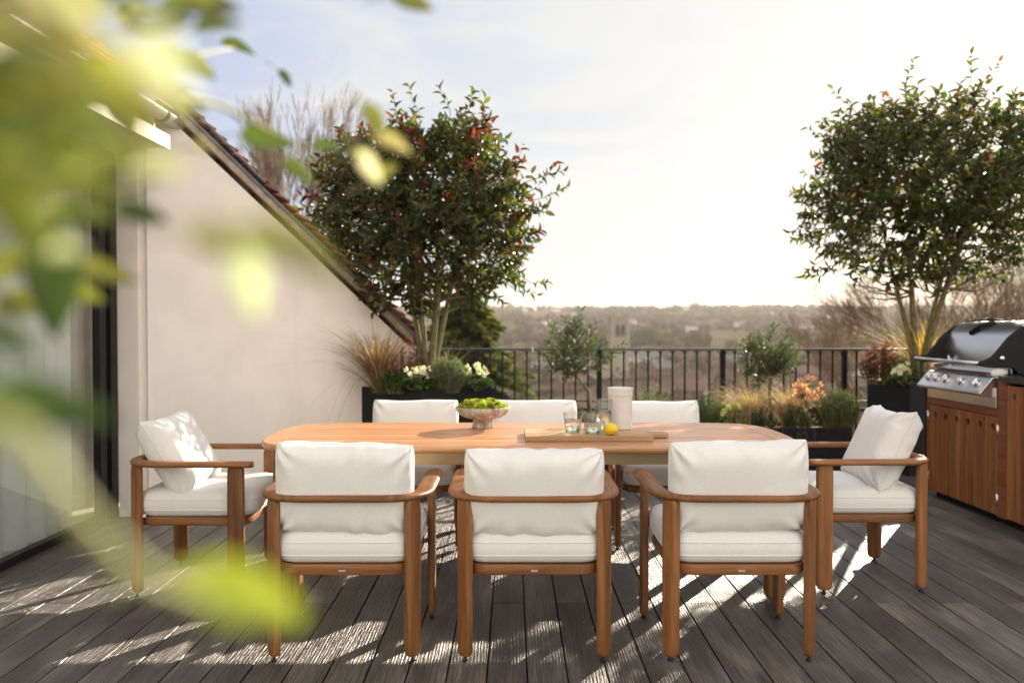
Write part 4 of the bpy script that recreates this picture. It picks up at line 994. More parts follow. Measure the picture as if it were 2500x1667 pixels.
def boards(y0, y1, z0, z1, n, holes, name, zh):
    root = None; w_ = (y1-y0)/n
    import itertools
    bm_ = MB()
    for i in range(n):
        a, b = y0+w_*i+.0015, y0+w_*(i+1)-.0015; v = rd.uniform(.8, 1.2); c = (v, v*rd.uniform(.92, 1.05), v*rd.uniform(.85, 1.05))
        cy = (a+b)/2+.0; rr_ = .025; hz = zh
        # board front with a real round hole: ring of quads to the outline
        k = 24; ring = [(cy+(-w_*.12)+rr_*math.cos(2*math.pi*j/k), hz+rr_*math.sin(2*math.pi*j/k)) for j in range(k)] if holes else None
        for xx, flip in ((KX, 0), (KX+.018, 1)):
            if not holes: 
                q = [(xx, a, z0), (xx, b, z0), (xx, b, z1), (xx, a, z1)]; bm_.add(q, [(3, 2, 1, 0) if not flip else (0, 1, 2, 3)], 0, c); continue
            oc = cy-w_*.12; out = []
            for j in range(k):
                an = 2*math.pi*j/k; dy, dz = math.cos(an), math.sin(an); zb_, zt_ = hz-.06, hz+.05
                s = min(((b-oc)/dy if dy > 1e-6 else (a-oc)/dy if dy < -1e-6 else 9), ((zt_-hz)/dz if dz > 1e-6 else (zb_-hz)/dz if dz < -1e-6 else 9)); out.append((oc+dy*s, hz+dz*s))
            vs = [(xx, y, z) for y, z in ring]+[(xx, y, z) for y, z in out]
            bm_.add(vs, [(j, (j+1) % k, k+(j+1) % k, k+j) for j in range(k)], 0, c)
            for q in ([(a, z0), (b, z0), (b, hz-.06), (a, hz-.06)], [(a, hz+.05), (b, hz+.05), (b, z1), (a, z1)]): bm_.add([(xx, y, z) for y, z in q], [(3, 2, 1, 0)], 0, c)
        if holes: bm_.add([(KX, y, z) for y, z in ring]+[(KX+.018, y, z) for y, z in ring], [(j, (j+1) % k, k+(j+1) % k, k+j) for j in range(k)], 0, c)
        bm_.add([(x, y, z) for x in (KX, KX+.018) for y in (a, b) for z in (z0, z1)], [(0, 1, 5, 4), (2, 3, 7, 6), (0, 2, 6, 4), (1, 3, 7, 5)], 0, c)
    return cp_(bm_, name, M_cedar, smooth=False)
holez = PP(2290.6, 1013.8, (KX, 0, 0), (1, 0, 0)).z
dr1 = boards(yd[1], yd[0], .06, DT, 6, True, 'door', holez)
for y, z in ((yd[0]+.008, .62), (yd[1]-.006, .62), (yd[1]-.006, .16), (yd[0]+.008, .16)):
    h_ = MB(); h_.tube([(KX-.004, y, z-.04), (KX-.004, y, z+.04)], .007, 8); h_.box(KX-.003, KX-.001, y-.014, y+.002, z-.035, z+.035); cp_(h_, 'hinge', M_steel)
dr2 = boards(KY0, yd[2]-.03, .06, .925, 8, False, 'door', .84)
mb = MB(); k = 20
for y in (yd[2]-.03-.085,): mb.add([(KX-.002, y+.021*math.cos(6.283*j/k), .86+.021*math.sin(6.283*j/k)) for j in range(k)], [tuple(range(k))])
cp_(mb, 'finger_hole', M_ink)
mb = MB(); mb.box(KX-.004, KX+.03, yd[0]+.002, KY1, .05, .945); mb.box(KX-.002, KX+.03, yd[2]-.028, yd[1]-.002, .05, .945); mb.box(KX-.001, KX+.03, yd[1], yd[0], DT+.006, DT+.055)
mb.box(KX-.004, KX+.78, KY1-.019, KY1, .05, .945)
cp_(mb, 'frame', M_cedarx, smooth=False)
mb = MB(); mb.box(KX-.025, KX+.80, KY0, yd[2]+.03, .945, .985, b=.004); mb.box(KX+.5, KX+.8, yd[2]+.031, KY1+.02, .945, .985, b=.004); cp_(mb, 'worktop', M_granite)
# barbecue
G0, G1 = 5.62, 6.50
bq = empty('barbecue', (KX, 6.05, .9), label='stainless steel built-in gas barbecue with rounded hood and five knobs', cat='barbecue')
def bp_(mb, name, m, parent=None, **k):
    o = mb.build(name, m, **k); o.parent = parent or bq; o.matrix_parent_inverse = Matrix.Translation(-bq.location) if parent is None else Matrix.Identity(4); return o
mb = MB(); mb.box(KX-.012, KX+.03, yd[1]+.002, yd[0]-.002, DT+.057, .90); bp_(mb, 'drip_panel', M_steel, bevel=.002, smooth=False)
cpl = [(KX-.015, .80+.035), (KX-.095, .846), (KX-.110, .856), (KX-.110, .868), (KX-.10, .876), (KX-.02, .972), (KX+.03, .972), (KX+.03, .83)]
mb = MB(); along_y(mb, cpl, G0+.05, G1+.05); cpan = bp_(mb, 'control_panel', M_steel, bevel=.004, smooth=False)
mb = MB(); vp = [(KX-.012, .973), (KX-.03, .98), (KX-.035, 1.005), (KX-.02, 1.025), (KX+.03, 1.03), (KX+.08, 1.03), (KX+.08, .973)]; along_y(mb, vp, G0+.05, G1); bp_(mb, 'vent_strip', M_steel, bevel=.002, smooth=False)
mb = MB()
for i in range(40): y = G0+.12+i*.0165; mb.box(KX-.0365, KX-.033, y, y+.008, .982, 1.0)
bp_(mb, 'vent_slots', M_ink, smooth=False)
nrm = Vector((-(.972-.876), 0, (.10-.02))).normalized(); up_ = Vector((0, 1, 0)); sl3 = nrm.cross(up_)
for u in (2270, 2287, 2311, 2348, 2387):
    y = PP(u, 925, (KX-.062, 0, 0), (1, 0, 0)).y; c0 = Vector((KX-.062, y, .9216)); mb = MB()
    mb.tube([c0-nrm*.002, c0+nrm*.004], .030, 24); mb.tube([c0+nrm*.004, c0+nrm*.014, c0+nrm*.024], [.021, .020, .018], 24)
    Mk = Matrix((( sl3.x, up_.x, nrm.x, c0.x), (sl3.y, up_.y, nrm.y, c0.y), (sl3.z, up_.z, nrm.z, c0.z), (0, 0, 0, 1)))
    mb.box(-.026, .026, -.006, .006, .014, .038, M=Mk, b=.003); bp_(mb, 'knob', M_chrome, cpan)
out = [(3.06, 1.052), (3.07, 1.074), (3.12, 1.085), (3.17, 1.112), (3.215, 1.165), (3.275, 1.24), (3.37, 1.312), (3.48, 1.355), (3.62, 1.372), (3.74, 1.362), (3.80, 1.30), (3.83, 1.18), (3.83, .99), (3.34, .99), (3.30, 1.034), (3.14, 1.038)]
for y0, y1 in ((G0-.012, G0+.028), (G1-.028, G1+.012)):
    mb = MB(); along_y(mb, out, y0, y1); bp_(mb, 'hood_end', M_dark, bevel=.006, seg=2, smooth=False)
mb = MB(); sk = [(3.31, .995), (3.295, 1.16), (3.305, 1.19)]+[(3.305+.18*(1-math.cos(a)), 1.19+.155*math.sin(a)) for a in [R(10*i) for i in range(1, 10)]]+[(3.6, 1.348), (3.72, 1.338), (3.78, 1.27), (3.8, .995)]
mb.add([(x, y, z) for y in (G0+.02, G1-.02) for x, z in sk], [(i, i+1, len(sk)+i+1, len(sk)+i) for i in range(len(sk)-1)], smooth=True); bp_(mb, 'hood', M_steel)
mb = MB(); mb.tube([(3.075, G0, 1.066), (3.075, G1, 1.066)], .013, 12); bp_(mb, 'handle', M_steel)
mb = MB(); a_, b_ = Vector((3.315, 6.17, 1.262)), Vector((3.39, 6.0, 1.335)); mb.tube([a_, a_.lerp(b_, .5)+Vector((-.012, 0, .014)), b_], .016, 8); mb.tube([a_, a_+Vector((.03, 0, -.03))], .012, 6); mb.tube([b_, b_+Vector((.03, 0, -.03))], .012, 6); bp_(mb, 'thermometer_bracket', M_dark)
mb = MB(); mb.tube([(3.30, 6.40, 1.06), (3.27, 6.40, 1.06)], .012, 10); mb.tube([(3.275, 6.40, 1.06), (3.275, 6.40, 1.09)], .008, 8); mb.tube([(3.22, G0-.013, 1.10), (3.22, G0-.022, 1.10)], .016, 12); bp_(mb, 'hinge_fitting', M_chrome)
mb = MB(); mb.box(KX+.08, KX+.6, G0, G1, .94, .995); bp_(mb, 'firebox', M_dark, smooth=False)
# ================================================================== LANDSCAPE
def hh(x, y):
    d = math.hypot(x, y)
    t = max(0, min(1, (y-650)/1900)); t = t*t*(3-2*t)
    ground = -19+6*noise.noise(Vector((x/260, y/260, 0)))*min(1, d/150)-4*max(0, 1-abs(y-260)/260)
    return ground+t*(60+9*noise.noise(Vector((x/900, y/900, 3)))+4*noise.noise(Vector((x/260, y/260, 7))))-.012*max(0, y-2600)*.6
def landmat():
    m, t, p, out, N = mat('winter_fields'); tc = N('ShaderNodeTexCoord')
    n1 = N('ShaderNodeTexNoise', i_Scale=.012, i_Detail=8.0, i_Roughness=.6); t.links.new(tc.outputs['Object'], n1.inputs[0])
    r = ramp(N, t, n1.outputs[0], [(.35, (.05, .042, .03)), (.5, (.085, .064, .046)), (.65, (.07, .072, .038))]); t.links.new(r.outputs[0], p.inputs['Base Color']); p.inputs['Roughness'].default_value = 1; p.inputs['Specular IOR Level'].default_value = 0
    return m
ys = [-300, -100, -20, 9, 20, 40, 70, 110]+[150+40*i for i in range(20)]+[950+60*i for i in range(35)]+[3200, 3600, 4200]
xs = [-3600+75*i for i in range(97)]
mb = MB(); mb.v = [(x, y, hh(x, y) if y > 30 else -19) for y in ys for x in xs]; nx = len(xs)
mb.f = [(j*nx+i, j*nx+i+1, (j+1)*nx+i+1, (j+1)*nx+i) for j in range(len(ys)-1) for i in range(nx-1)]; mb.m = [0]*len(mb.f); mb.sm = [True]*len(mb.f); mb.c = [(1, 1, 1)]*len(mb.v)
tag(mb.build('ground', landmat()), kind='structure')
# building below the terrace
mb = MB(); mb.box(-6, 5.5, -3, 8.32, -19.2, -.18); ow = mb.build('terrace_wall', simple('brickwork', (.28, .15, .10), .9, var=.3, scale=2), smooth=False); tag(ow, 'brick wall of the building carrying the roof terrace', 'building')

r = random.Random(77)
# far woods on the hillside: one mass
bm = bmesh.new(); bmesh.ops.create_icosphere(bm, subdivisions=1, radius=1); icv = np.array([v.co[:] for v in bm.verts], 'f'); icf = [tuple(v.index for v in f.verts) for f in bm.faces]; bm.free()
bm = bmesh.new(); bmesh.ops.create_icosphere(bm, subdivisions=2, radius=1); ic2 = np.array([v.co[:] for v in bm.verts], 'f'); ic2f = [tuple(v.index for v in f.verts) for f in bm.faces]; bm.free()
M_wood = simple('winter_canopy', (.5, .5, .5), 1.0, spec=.05)
def canopymat():
    m, t, p, out, N = mat('winter_canopy'); at_ = N('ShaderNodeVertexColor', layer_name='Col'); tc = N('ShaderNodeTexCoord'); n1 = N('ShaderNodeTexNoise', i_Scale=.6, i_Detail=4.0); t.links.new(tc.outputs['Object'], n1.inputs[0])
    rr = ramp(N, t, n1.outputs[0], [(.3, (.6, .6, .6)), (.7, (1.3, 1.3, 1.3))]); mx = N('ShaderNodeMixRGB', blend_type='MULTIPLY', i_Fac=1.0); t.links.new(at_.outputs[0], mx.inputs[1]); t.links.new(rr.outputs[0], mx.inputs[2]); t.links.new(mx.outputs[0], p.inputs['Base Color']); p.inputs['Roughness'].default_value = 1; p.inputs['Specular IOR Level'].default_value = 0; return m
M_wood = canopymat()
WC = [(.066, .046, .031), (.082, .056, .036), (.048, .040, .030), (.09, .066, .048), (.035, .038, .026), (.042, .044, .030), (.10, .075, .055)]
Ln = Inst((icv, icf)); rs_ = np.random.RandomState(3)
jv = icv*(1+rs_.uniform(-.28, .28, (len(icv), 1))); Ln.T = (jv.astype('f'), icf)
cnt = 0
while cnt < 6500:
    y = 700+2000*r.random()**.8; x = r.uniform(-.72, .72)*y
    if noise.noise(Vector((x/170, y/170, 5))) < -.18: continue
    s = r.uniform(4, 9.5); Ln.add((x, y, hh(x, y)+s*.55), rv(r), rv(r), (s, s, s*r.uniform(.8, 1.2)), jit(r.choice(WC), r)); cnt += 1
fw = Ln.build('far_woods', M_wood); tag(fw, kind='stuff')
# ridge line trees, a few standing proud
Ln = Inst((jv.astype('f'), icf))
for i in range(700):
    x = r.uniform(-1900, 1900); y = r.uniform(2450, 2620); s = r.uniform(4, 9)*(1.6 if r.random() < .05 else 1); Ln.add((x, y, hh(x, y)+s*.6), (r.uniform(-.2, .2), r.uniform(-.2, .2), 1), rv(r), (s, s*r.uniform(.9, 1.5), s), jit(r.choice(WC), r))
tag(Ln.build('ridge_woods', M_wood), kind='stuff')
# far houses on the slope
M_hw = simple('house_render', (.62, .58, .52), .9, var=.1, scale=1); M_hb = simple('house_brick', (.22, .13, .09), .9, var=.2, scale=2); M_hr = simple('house_roof', (.17, .10, .075), .85, var=.2, scale=3); M_hs = simple('slate_roof', (.16, .15, .155), .6, var=.15, scale=3); M_win = simple('house_window', (.06, .07, .08), .15)
def housepts(mbw, mbr, w_, d_, h_, rf):
    mbw.box(-w_/2, w_/2, -d_/2, d_/2, -2, h_)
    mbw.add([(-w_/2, -d_/2, h_), (-w_/2, d_/2, h_), (-w_/2, 0, h_+rf), (w_/2, -d_/2, h_), (w_/2, d_/2, h_), (w_/2, 0, h_+rf)], [(0, 2, 1), (3, 4, 5)])
    o_ = .4; k = rf/(d_/2)
    for s in (-1, 1):
        q = [(-w_/2-o_, s*(d_/2+o_), h_-o_*k+.05), (w_/2+o_, s*(d_/2+o_), h_-o_*k+.05), (w_/2+o_, 0, h_+rf+.05), (-w_/2-o_, 0, h_+rf+.05)]
        mbr.add(q+[(a, b, c+.18) for a, b, c in q], [(0, 1, 2, 3), (4, 5, 6, 7), (0, 1, 5, 4), (3, 2, 6, 7), (0, 3, 7, 4), (1, 2, 6, 5)])
a_, b_ = MB(), MB(); housepts(a_, b_, 11, 8, 5.2, 3.2)
fh = []
proto = empty('house', (0, 0, 0), label='tiny pale house far off on the wooded hillside', cat='house', group='houses far off on the hillside'); a_.build('wall', M_hw, proto, smooth=False); b_.build('roof', M_hs, proto, smooth=False)
for i in range(26):
    y = r.uniform(900, 2100); u = r.uniform(1230, 2150); x = (u-1250)/2083*y; o = proto if i == 0 else copy_tree(proto)
    o.location = (x, y, hh(x, y)+5.5); o.rotation_euler = (0, 0, r.uniform(-.6, .6)); s = r.uniform(.6, 1.1); o.scale = (s*r.uniform(1, 1.8), s, s)
# nearer houses seen through the balusters
def midhouse(u, y, w_, brick, red, label, rz):
    x = (u-1250)/2083*y; root = empty('house', (x, y, hh(x, y)-.8), rz, label=label, cat='house'); root.scale = (.75, .75, .75); a_, b_ = MB(), MB(); housepts(a_, b_, w_, 8, 5.4, 3.4)
    a_.build('wall', M_hb if brick else M_hw, root, smooth=False); rf = b_.build('roof', M_hr if red else M_hs, root, smooth=False)
    c_ = MB(); c_.box(w_/2-1.6, w_/2-.6, -.5, .5, 6.5, 10.3); c_.box(w_/2-1.5, w_/2-1.2, -.15, .15, 10.3, 10.8); c_.build('chimney', M_hb, rf, smooth=False)
    n = int(w_/2.6)
    for i in range(n):
        for z in (1.0, 3.4):
            q = MB(); xx = -w_/2+w_*(i+.5)/n; q.box(xx-.55, xx+.55, -4.06, -3.98, z, z+1.2); q.build('window', M_win, root, smooth=False)
midhouse(1395, 290, 13, True, True, 'brick house with a red roof beyond the railing left of the church tower', .3)
midhouse(1560, 430, 34, False, False, 'long pale low building seen between the balusters below the church', .05)
midhouse(1690, 260, 12, True, True, 'red roofed brick house seen through the railing near its middle post', -.4)
midhouse(1610, 330, 11, True, False, 'brick house with a slate roof seen just right of the jug', .5)
midhouse(1975, 300, 14, True, True, 'red roofed house seen through the railing right of the round olive tree', .2)
midhouse(2105, 340, 15, False, False, 'pale house with a grey roof seen beside the dark planter', -.3)
midhouse(1325, 380, 12, False, True, 'white walled house seen through the railing beside the dark conifer', -.2)
midhouse(1800, 380, 13, True, False, 'brick terrace seen through the railing left of the round olive tree', .1)
# church tower
M_st = simple('church_stone', (.34, .30, .23), .9, var=.15, scale=1.2); M_st2 = simple('louvre', (.10, .09, .08), .9)
CD = 330; cx = PD(1510, 800, CD).x; ctop = PD(1510, 751, CD).z; hw = (PD(1536, 800, CD).x-cx)*.8; cz = hh(cx, CD)-1
ch = empty('church_tower', (cx, CD, cz), R(6), label='square stone church tower with corner pinnacles in the valley', cat='church tower')
H = ctop-cz; body = H-4.2
mb = MB(); mb.box(-hw*.9, hw*.9, -hw*.9, hw*.9, 0, body)
for z in (body*.45, body*.7, body-.4): mb.box(-hw*.94, hw*.94, -hw*.94, hw*.94, z, z+.35)
mb.build('shaft', M_st, ch, smooth=False)
mb = MB()
for sx in (-1, 1):
    for sy in (-1, 1): mb.box(sx*hw*.88-.62, sx*hw*.88+.62, sy*hw*.88-.62, sy*hw*.88+.62, 0, body+.6)
mb.build('buttress', M_st, ch, smooth=False)
for sx in (-1, 1):
    for sy in (-1, 1):
        q = MB(); x, y = sx*hw*.88, sy*hw*.88; q.box(x-.6, x+.6, y-.6, y+.6, body+.6, body+2.6); q.add([(x-.6, y-.6, body+2.6), (x+.6, y-.6, body+2.6), (x+.6, y+.6, body+2.6), (x-.6, y+.6, body+2.6), (x, y, body+4.2)], [(0, 1, 4), (1, 2, 4), (2, 3, 4), (3, 0, 4)]); q.build('pinnacle', M_st, ch, smooth=False)
mb = MB()
for k in range(5): mb.box(-hw*.7+k*hw*.31, -hw*.7+k*hw*.31+hw*.16, -hw*.93, -hw*.88, body, body+1.2)
mb.box(-hw*.9, hw*.9, -hw*.93, -hw*.88, body-.1, body+.5); mb.box(hw*.88, hw*.93, -hw*.9, hw*.9, body-.1, body+.8); mb.box(-hw*.93, -hw*.88, -hw*.9, hw*.9, body-.1, body+.8); mb.build('parapet', M_st, ch, smooth=False)
for sx in (-1, 1):
    q = MB(); x = sx*hw*.3; arch = [(x-.85, 0), (x+.85, 0), (x+.85, 3.6), (x+.55, 4.5), (x, 5.1), (x-.55, 4.5), (x-.85, 3.6)]; z = body-7.2
    q.add([(a, -hw*.9-.06, z+b) for a, b in arch]+[(a, -hw*.9+.3, z+b) for a, b in arch], [tuple(range(7)), *[(i, 7+i, 7+(i+1) % 7, (i+1) % 7) for i in range(7)]]); q.build('belfry_opening', M_st2, ch, smooth=False)
mb = MB(); housepts(mb, MB(), 22, 9, 8, 5); nave = mb.build('nave', M_st, ch, smooth=False); nave.location = (-14, 2, 0)
# bare trees in the valley
protos = []
for i in range(6):
    mb = MB(); baretree_mesh(mb, random.Random(100+i), 12, .62, 6, .28, .3, .26); protos.append(mb)
meshes = []
M_vt = simple('valley_twig', (.15, .11, .075), 1, var=.3, scale=.6, spec=0)
for i, mb in enumerate(protos):
    me = bpy.data.meshes.new('bare_tree'); me.from_pydata(mb.v, [], mb.f); me.materials.append(M_vt); me.update(); meshes.append(me)
cnt = 0; placed = []
while cnt < 120:
    y = 95+520*r.random()**1.1; u = r.uniform(1020, 2550); x = (u-1250)/2083*y
    if abs(u-1510) < 70 and y < 335: continue
    if any((x-a)**2+(y-b)**2 < 36 for a, b in placed): continue
    placed.append((x, y)); s = r.uniform(.8, 1.35)*(1.15 if y > 200 else .85); o = bpy.data.objects.new('bare_tree', r.choice(meshes)); col.objects.link(o)
    o.location = (x, y, hh(x, y)-.5); o.scale = (s*1.15, s*1.15, s); o.rotation_euler = (0, 0, r.uniform(0, 6.28)); tag(o, 'leafless brown tree standing in the valley below the terrace', 'tree', 'leafless trees filling the valley'); cnt += 1
# understorey of the valley, brown thicket mass
jv2 = (ic2*(1+rs_.uniform(-.25, .25, (len(ic2), 1)))).astype('f'); Ln = Inst((np.array([(-.5, 0, 0), (.5, 0, 0), (.1, 1, .1), (-.1, 1, .1)], 'f'), [(0, 1, 2, 3)]))
for i in range(2600):
    y = 110+600*r.random(); x = r.uniform(-.25, .62)*y; s = r.uniform(2.5, 5.5)
    if noise.noise(Vector((x/40, y/40, 8))) < -.1: continue
    cc = r.choice(WC)
    for k in range(26):
        d = rv(r); d.z = abs(d.z); Ln.add((x+d.x*s*.6, y+d.y*s*.6, hh(x, y)+d.z*s*.9), d+rv(r)*.7, rv(r), s*r.uniform(.10, .22), jit(cc, r, .35))
tag(Ln.build('valley_thicket', M_wood, smooth=False), kind='stuff')
# dark conifer behind the corner planter
def conifer(base, H, R0, seed, label, nb=330, col_=((.05, .07, .025), (.08, .10, .03), (.12, .135, .04), (.16, .16, .05))):
    r = random.Random(seed); root = empty('conifer', base, label=label, cat='conifer'); t_ = MB(); t_.tube([(0, 0, 0), (.1, 0, H*.5), (0, .1, H)], [.45, .25, .03], 8); t_.build('trunk', M_bark, root); L = Inst(T_NARROW); br = MB()
    for i in range(nb):
        f = (i+.5)/nb; z = H*(.25+.75*f); rad = R0*((1-f)**.75)*r.uniform(.45, 1.15)+.25; a = i*2.4+r.uniform(-.3, .3); d = Vector((math.cos(a), math.sin(a), 0))
        pts = [Vector((0, 0, z))+d*rad*t+Vector((0, 0, rad*(.22*t-.38*t*t))) for t in (0, .25, .5, .75, 1)]; br.tube(pts, [.05, .04, .03, .02, .01], 3, caps=False)
        for k in range(int(80+140*rad/R0)):
            t = .15+.85*r.random()**.7; j = min(3, int(t*4)); p = pts[j].lerp(pts[j+1], t*4-j); sd = Vector((-d.y, d.x, 0))*r.choice((-1, 1)); wdt = rad*.22*(1-t*.6)
            q = p+sd*wdt*r.random()+Vector((0, 0, r.uniform(-.12, .05))); L.add(q, d*.8+sd*.6+Vector((0, 0, r.uniform(-.3, .25))), Vector((0, 0, 1))+rv(r)*.9, (r.uniform(.5, .9), r.uniform(.22, .42), .3), jit(r.choice(col_), r, .3))
    br.build('branches', M_bark, root); L.build('crown', M_needle, root); return root
cb = PD(1135, 793, 40); conifer((cb.x, 40, -13), 13+PD(1150, 712, 40).z, 6.6, 5, 'dark green conifer rising behind the corner planter and railing')
# bare trees near the terrace
def bare(base, H, seed, label, spread=.5, depth=7, rad0=.06, upb=.6, n=3, tilt=(0, 0), fan=(.15, .42), rmin=.004):
    r = random.Random(seed); root = empty('bare_tree', base, label=label, cat='tree'); mb = MB(); tr = MB(); tr.tube([(0, 0, -12), (0, 0, -4), (0, 0, .1)], [.25, .16, .1], 8)
    for i in range(n):
        b = MB(); baretree_mesh(b, r, H, spread, depth, rad0, upb, .27, rmin=rmin); a = 6.28*i/n+r.random(); M = Matrix.Rotation(r.uniform(*fan), 4, Vector((math.cos(a), math.sin(a), 0))) @ Matrix.Rotation(tilt[0], 4, 'Y')
        mb.add([M@Vector(v) for v in b.v], b.f)
    tr.build('trunk', M_bark, root, smooth=True); mb.build('branches', M_twig, root, smooth=False); return root
p = PD(700, 700, 17); bare((p.x, 17, p.z-1.6), 5.4, 12, 'leafless twiggy tree rising behind the sloping roof', .34, 6, .06, .75, 9, fan=(.08, .34), rmin=.0042)
p = PD(2330, 800, 15); bare((p.x, 15, p.z-2.0), 3.6, 15, 'leafless twiggy tree behind the railing right of the tall planter', .42, 6, .05, .2, 8, fan=(.2, .85), rmin=.0034)
p = PD(2150, 800, 18); bare((p.x, 18, p.z-2.6), 3.6, 19, 'leafless spreading shrub behind the wine red shrub and railing', .42, 6, .05, .1, 9, fan=(.3, .95), rmin=.0034)
p = PD(2500, 800, 16); bare((p.x, 16, p.z-1.8), 3.8, 23, 'leafless twiggy tree behind the barbecue hood', .42, 6, .05, .2, 8, fan=(.2, .85), rmin=.0034)

# ================================================================== FOREGROUND SHRUB (out of focus, at the left of the camera)
r = random.Random(11)
sh = empty('foreground_shrub', (-.42, .35, 0), label='sunlit yellow green leafy shrub close to the camera at the left', cat='shrub')
off = Matrix.Translation(-Vector((-.42, .35, 0)))
stm = MB(); LF = Inst(tmpl(.46, .35, .15, 6))
G_ = [(.16, .17, .035), (.21, .205, .05), (.10, .13, .02), (.38, .34, .17), (.06, .09, .015), (.04, .065, .012), (.36, .37, .05), (.72, .70, .60)]  # last tone: cream leaf colour that paints in blurred bright highlights
def S2(u, v, d): return PD(u*1.063, v*1.063, d)
hand = [ # u, v (2352 scale), distance, length, colour index, angle of leaf axis in view (deg, 0 = right, 90 = up)
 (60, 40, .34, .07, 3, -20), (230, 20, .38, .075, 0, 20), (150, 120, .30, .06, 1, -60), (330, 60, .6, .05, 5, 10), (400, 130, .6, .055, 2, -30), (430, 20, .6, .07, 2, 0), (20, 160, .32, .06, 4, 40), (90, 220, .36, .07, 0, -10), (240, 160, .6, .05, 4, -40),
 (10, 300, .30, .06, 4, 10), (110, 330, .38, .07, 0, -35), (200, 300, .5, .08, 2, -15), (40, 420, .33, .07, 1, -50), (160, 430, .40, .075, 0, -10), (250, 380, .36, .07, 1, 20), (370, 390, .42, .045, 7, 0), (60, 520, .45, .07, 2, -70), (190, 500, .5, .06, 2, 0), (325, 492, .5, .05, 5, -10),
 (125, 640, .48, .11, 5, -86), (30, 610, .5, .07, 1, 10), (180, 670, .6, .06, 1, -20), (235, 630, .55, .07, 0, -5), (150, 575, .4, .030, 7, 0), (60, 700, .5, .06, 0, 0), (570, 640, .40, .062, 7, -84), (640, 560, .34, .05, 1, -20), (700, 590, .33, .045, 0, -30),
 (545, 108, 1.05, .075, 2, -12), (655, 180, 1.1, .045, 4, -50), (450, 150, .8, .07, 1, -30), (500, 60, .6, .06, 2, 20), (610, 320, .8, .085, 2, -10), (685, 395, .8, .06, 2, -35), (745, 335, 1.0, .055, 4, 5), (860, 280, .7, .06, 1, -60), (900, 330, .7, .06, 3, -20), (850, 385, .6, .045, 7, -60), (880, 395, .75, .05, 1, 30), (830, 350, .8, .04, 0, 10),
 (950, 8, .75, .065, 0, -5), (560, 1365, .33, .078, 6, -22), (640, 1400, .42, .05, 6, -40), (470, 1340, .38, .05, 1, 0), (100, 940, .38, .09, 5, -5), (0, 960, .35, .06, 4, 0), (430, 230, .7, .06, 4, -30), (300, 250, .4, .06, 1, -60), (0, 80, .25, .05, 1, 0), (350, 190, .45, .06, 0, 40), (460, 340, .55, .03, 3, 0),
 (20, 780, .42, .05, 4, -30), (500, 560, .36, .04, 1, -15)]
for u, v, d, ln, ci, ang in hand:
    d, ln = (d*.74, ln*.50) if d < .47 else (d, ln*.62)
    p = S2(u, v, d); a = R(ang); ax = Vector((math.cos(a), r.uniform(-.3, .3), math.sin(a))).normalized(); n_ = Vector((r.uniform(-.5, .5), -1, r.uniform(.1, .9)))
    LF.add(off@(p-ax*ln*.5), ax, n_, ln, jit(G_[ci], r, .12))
    q = p-ax*ln*.5
    stm.tube([off@q, off@(q-ax*.02+Vector((-.004, .006, -.004)))], [.0007, .0009], 4)
def stalk(pts, r0, r1, c=(1, 1, 1)):
    P = [off@S2(*q) for q in pts]; n = 14; out = []
    for i in range(n+1):
        t = i/n*(len(P)-1); k = min(len(P)-2, int(t)); out.append(P[k].lerp(P[k+1], t-k))
    stm.tube(out, [r0+(r1-r0)*i/n for i in range(n+1)], 6)
stalk([(-300, 900, .2), (40, 980, .2), (180, 1180, .2), (330, 1330, .21), (480, 1380, .23)], .0042, .001)
stalk([(-300, 250, .5), (100, 200, .55), (330, 150, .7), (540, 110, 1.05)], .004, .001)
stalk([(-200, 520, .5), (100, 440, .5), (300, 440, .5), (380, 400, .45)], .004, .001)
stalk([(-300, 100, .5), (200, 180, .55), (500, 240, .7), (700, 340, .8), (880, 350, .75)], .004, .0008)
stalk([(-300, 620, .5), (0, 600, .5), (200, 620, .52)], .0035, .001)
stalk([(-100, -300, .6), (200, -60, .5), (420, 60, .55)], .004, .001)
stalk([(700, -200, .75), (850, -40, .75), (930, 4, .75)], .002, .001)
stalk([(-300, 1500, .5), (-200, 1100, .45), (-250, 700, .45), (-300, 250, .5)], .012, .008)
for i in range(5):
    u = r.uniform(-60, 400); v = r.uniform(-40, 560)
    if u > 400-max(0, v-120)*.55 or i % 2: continue
    d = r.uniform(.16, .27); ln = r.uniform(.014, .026); p = S2(u, v, d); a = r.uniform(-1.2, .6); ax = Vector((math.cos(a), r.uniform(-.3, .3), math.sin(a))).normalized()
    LF.add(off@p, ax, Vector((r.uniform(-.5, .5), -1, r.uniform(-.2, .9))), ln, jit(r.choice(G_), r, .15))
for i in range(60):          # mid-distance sprigs with readable leaf outlines
    u = r.uniform(-40, 470); v = r.uniform(-40, 470)
    if v > 420-u*.75: continue
    d = r.uniform(.55, .95); p = S2(u, v, d); a = r.uniform(-1.2, .7); ax = Vector((math.cos(a), r.uniform(-.3, .3), math.sin(a))).normalized()
    LF.add(off@p, ax, Vector((r.uniform(-.6, .6), -1, r.uniform(-.2, .9))), r.uniform(.030, .048), jit(r.choice(G_[:6]), r, .25))
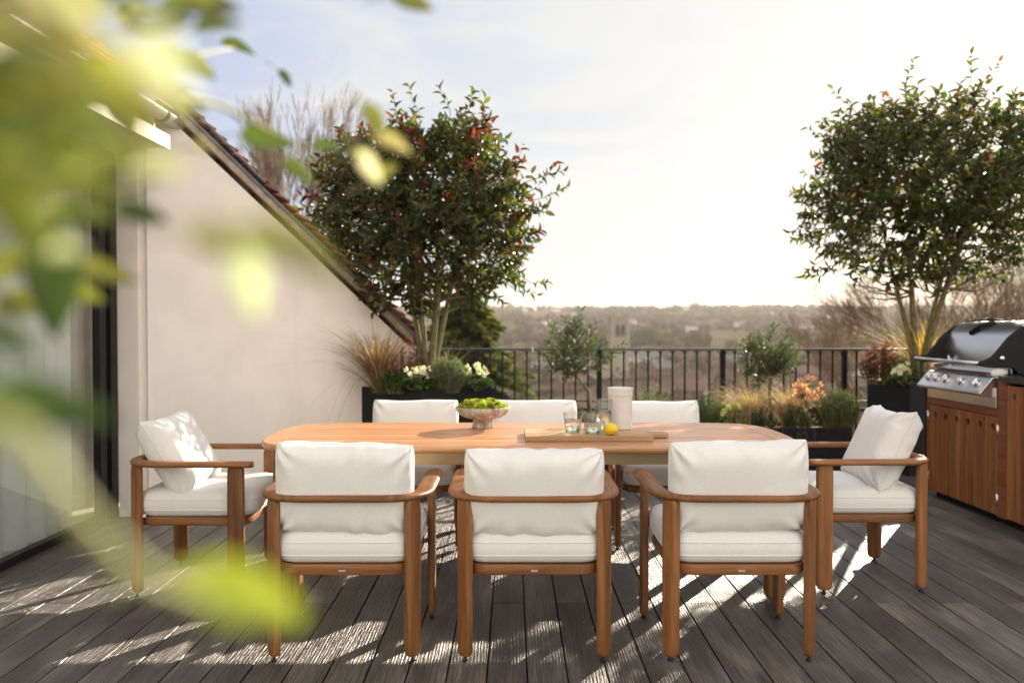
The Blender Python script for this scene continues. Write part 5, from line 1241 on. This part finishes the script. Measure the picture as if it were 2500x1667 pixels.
# more of the same bush just outside and along the frame edge
for i in range(150):
    u = r.uniform(-900, 330)*(1 if r.random() < .8 else 1.1); v = r.uniform(-500, 420)
    if u > 330: continue
    d = r.uniform(.2, .42); p = S2(u, v, d); a = r.uniform(-1.2, .6); ax = Vector((math.cos(a), r.uniform(-.5, .5), math.sin(a))).normalized()
    if u > 0 and r.random() < .85: continue
    LF.add(off@p, ax, Vector((r.uniform(-.6, .6), -1, r.uniform(-.2, .9))), r.uniform(.018, .034), jit(r.choice(G_), r, .2))
for i in range(160):
    u = r.uniform(-1000, -330); v = r.uniform(400, 1700); d = r.uniform(.35, .8); p = S2(u, v, d); LF.add(off@p, rv(r), Vector((0, -1, .4)), r.uniform(.04, .075), jit(r.choice(G_), r, .2))
lo = LF.build('leaves', M_bigleaf, sh); so_ = stm.build('stems', simple('green_stem', (.28, .30, .10), .6), sh)
tr_ = MB(); tr_.tube([(-.5, -.35, 0), (-.42, -.3, .6), (-.3, -.1, 1.2), (-.36, .1, 1.9)], [.016, .013, .011, .006], 8); tr_.build('trunk', M_bark, sh)
# fallen leaf on the deck
LD = Inst(T_OVAL); LD.add((0, 0, .003), (1, .3, .05), (0, 0, 1), .03, (.25, .06, .03)); o = LD.build('fallen_leaf', M_leafsoft); q = PZ(1513, 1238, 0); o.location = (q.x, q.y, .002); tag(o, 'small red fallen leaf on the deck between the chairs', 'leaf')

for (u, v, c_, lb) in ((71, 1490, (.5, .35, .05), 'tiny yellow leaf scrap on the deck near the lower left corner'), (163, 1600, (.06, .05, .04), 'dark crumb of debris lying on the shaded deck boards at lower left'), (1942, 1510, (.3, .06, .03), 'tiny red leaf curled on the deck between the two right chairs')):
    LD = Inst(T_OVAL)
    for k in range(2): LD.add((0, 0, .003+.002*k), (1, .3+k, .15), (.2, 0, 1), .018, c_)
    o = LD.build('fallen_leaf', M_leafsoft); q = PZ(u, v, 0); o.location = (q.x, q.y, .002); tag(o, lb, 'leaf')
# ================================================================== HAZE
def haze():
    m = bpy.data.materials.new('haze_air'); m.use_nodes = True; t = m.node_tree; t.nodes.clear(); out = t.nodes.new('ShaderNodeOutputMaterial'); v = t.nodes.new('ShaderNodeVolumePrincipled')
    v.inputs['Color'].default_value = (.95, .90, .83, 1); v.inputs['Density'].default_value = HAZE; v.inputs['Anisotropy'].default_value = .2; t.links.new(v.outputs[0], out.inputs['Volume'])
    mb = MB(); mb.box(-3800, 3800, -400, 4400, -60, 80); o = mb.build('haze', m, smooth=False); tag(o, kind='stuff')
HAZE = .00011
haze()
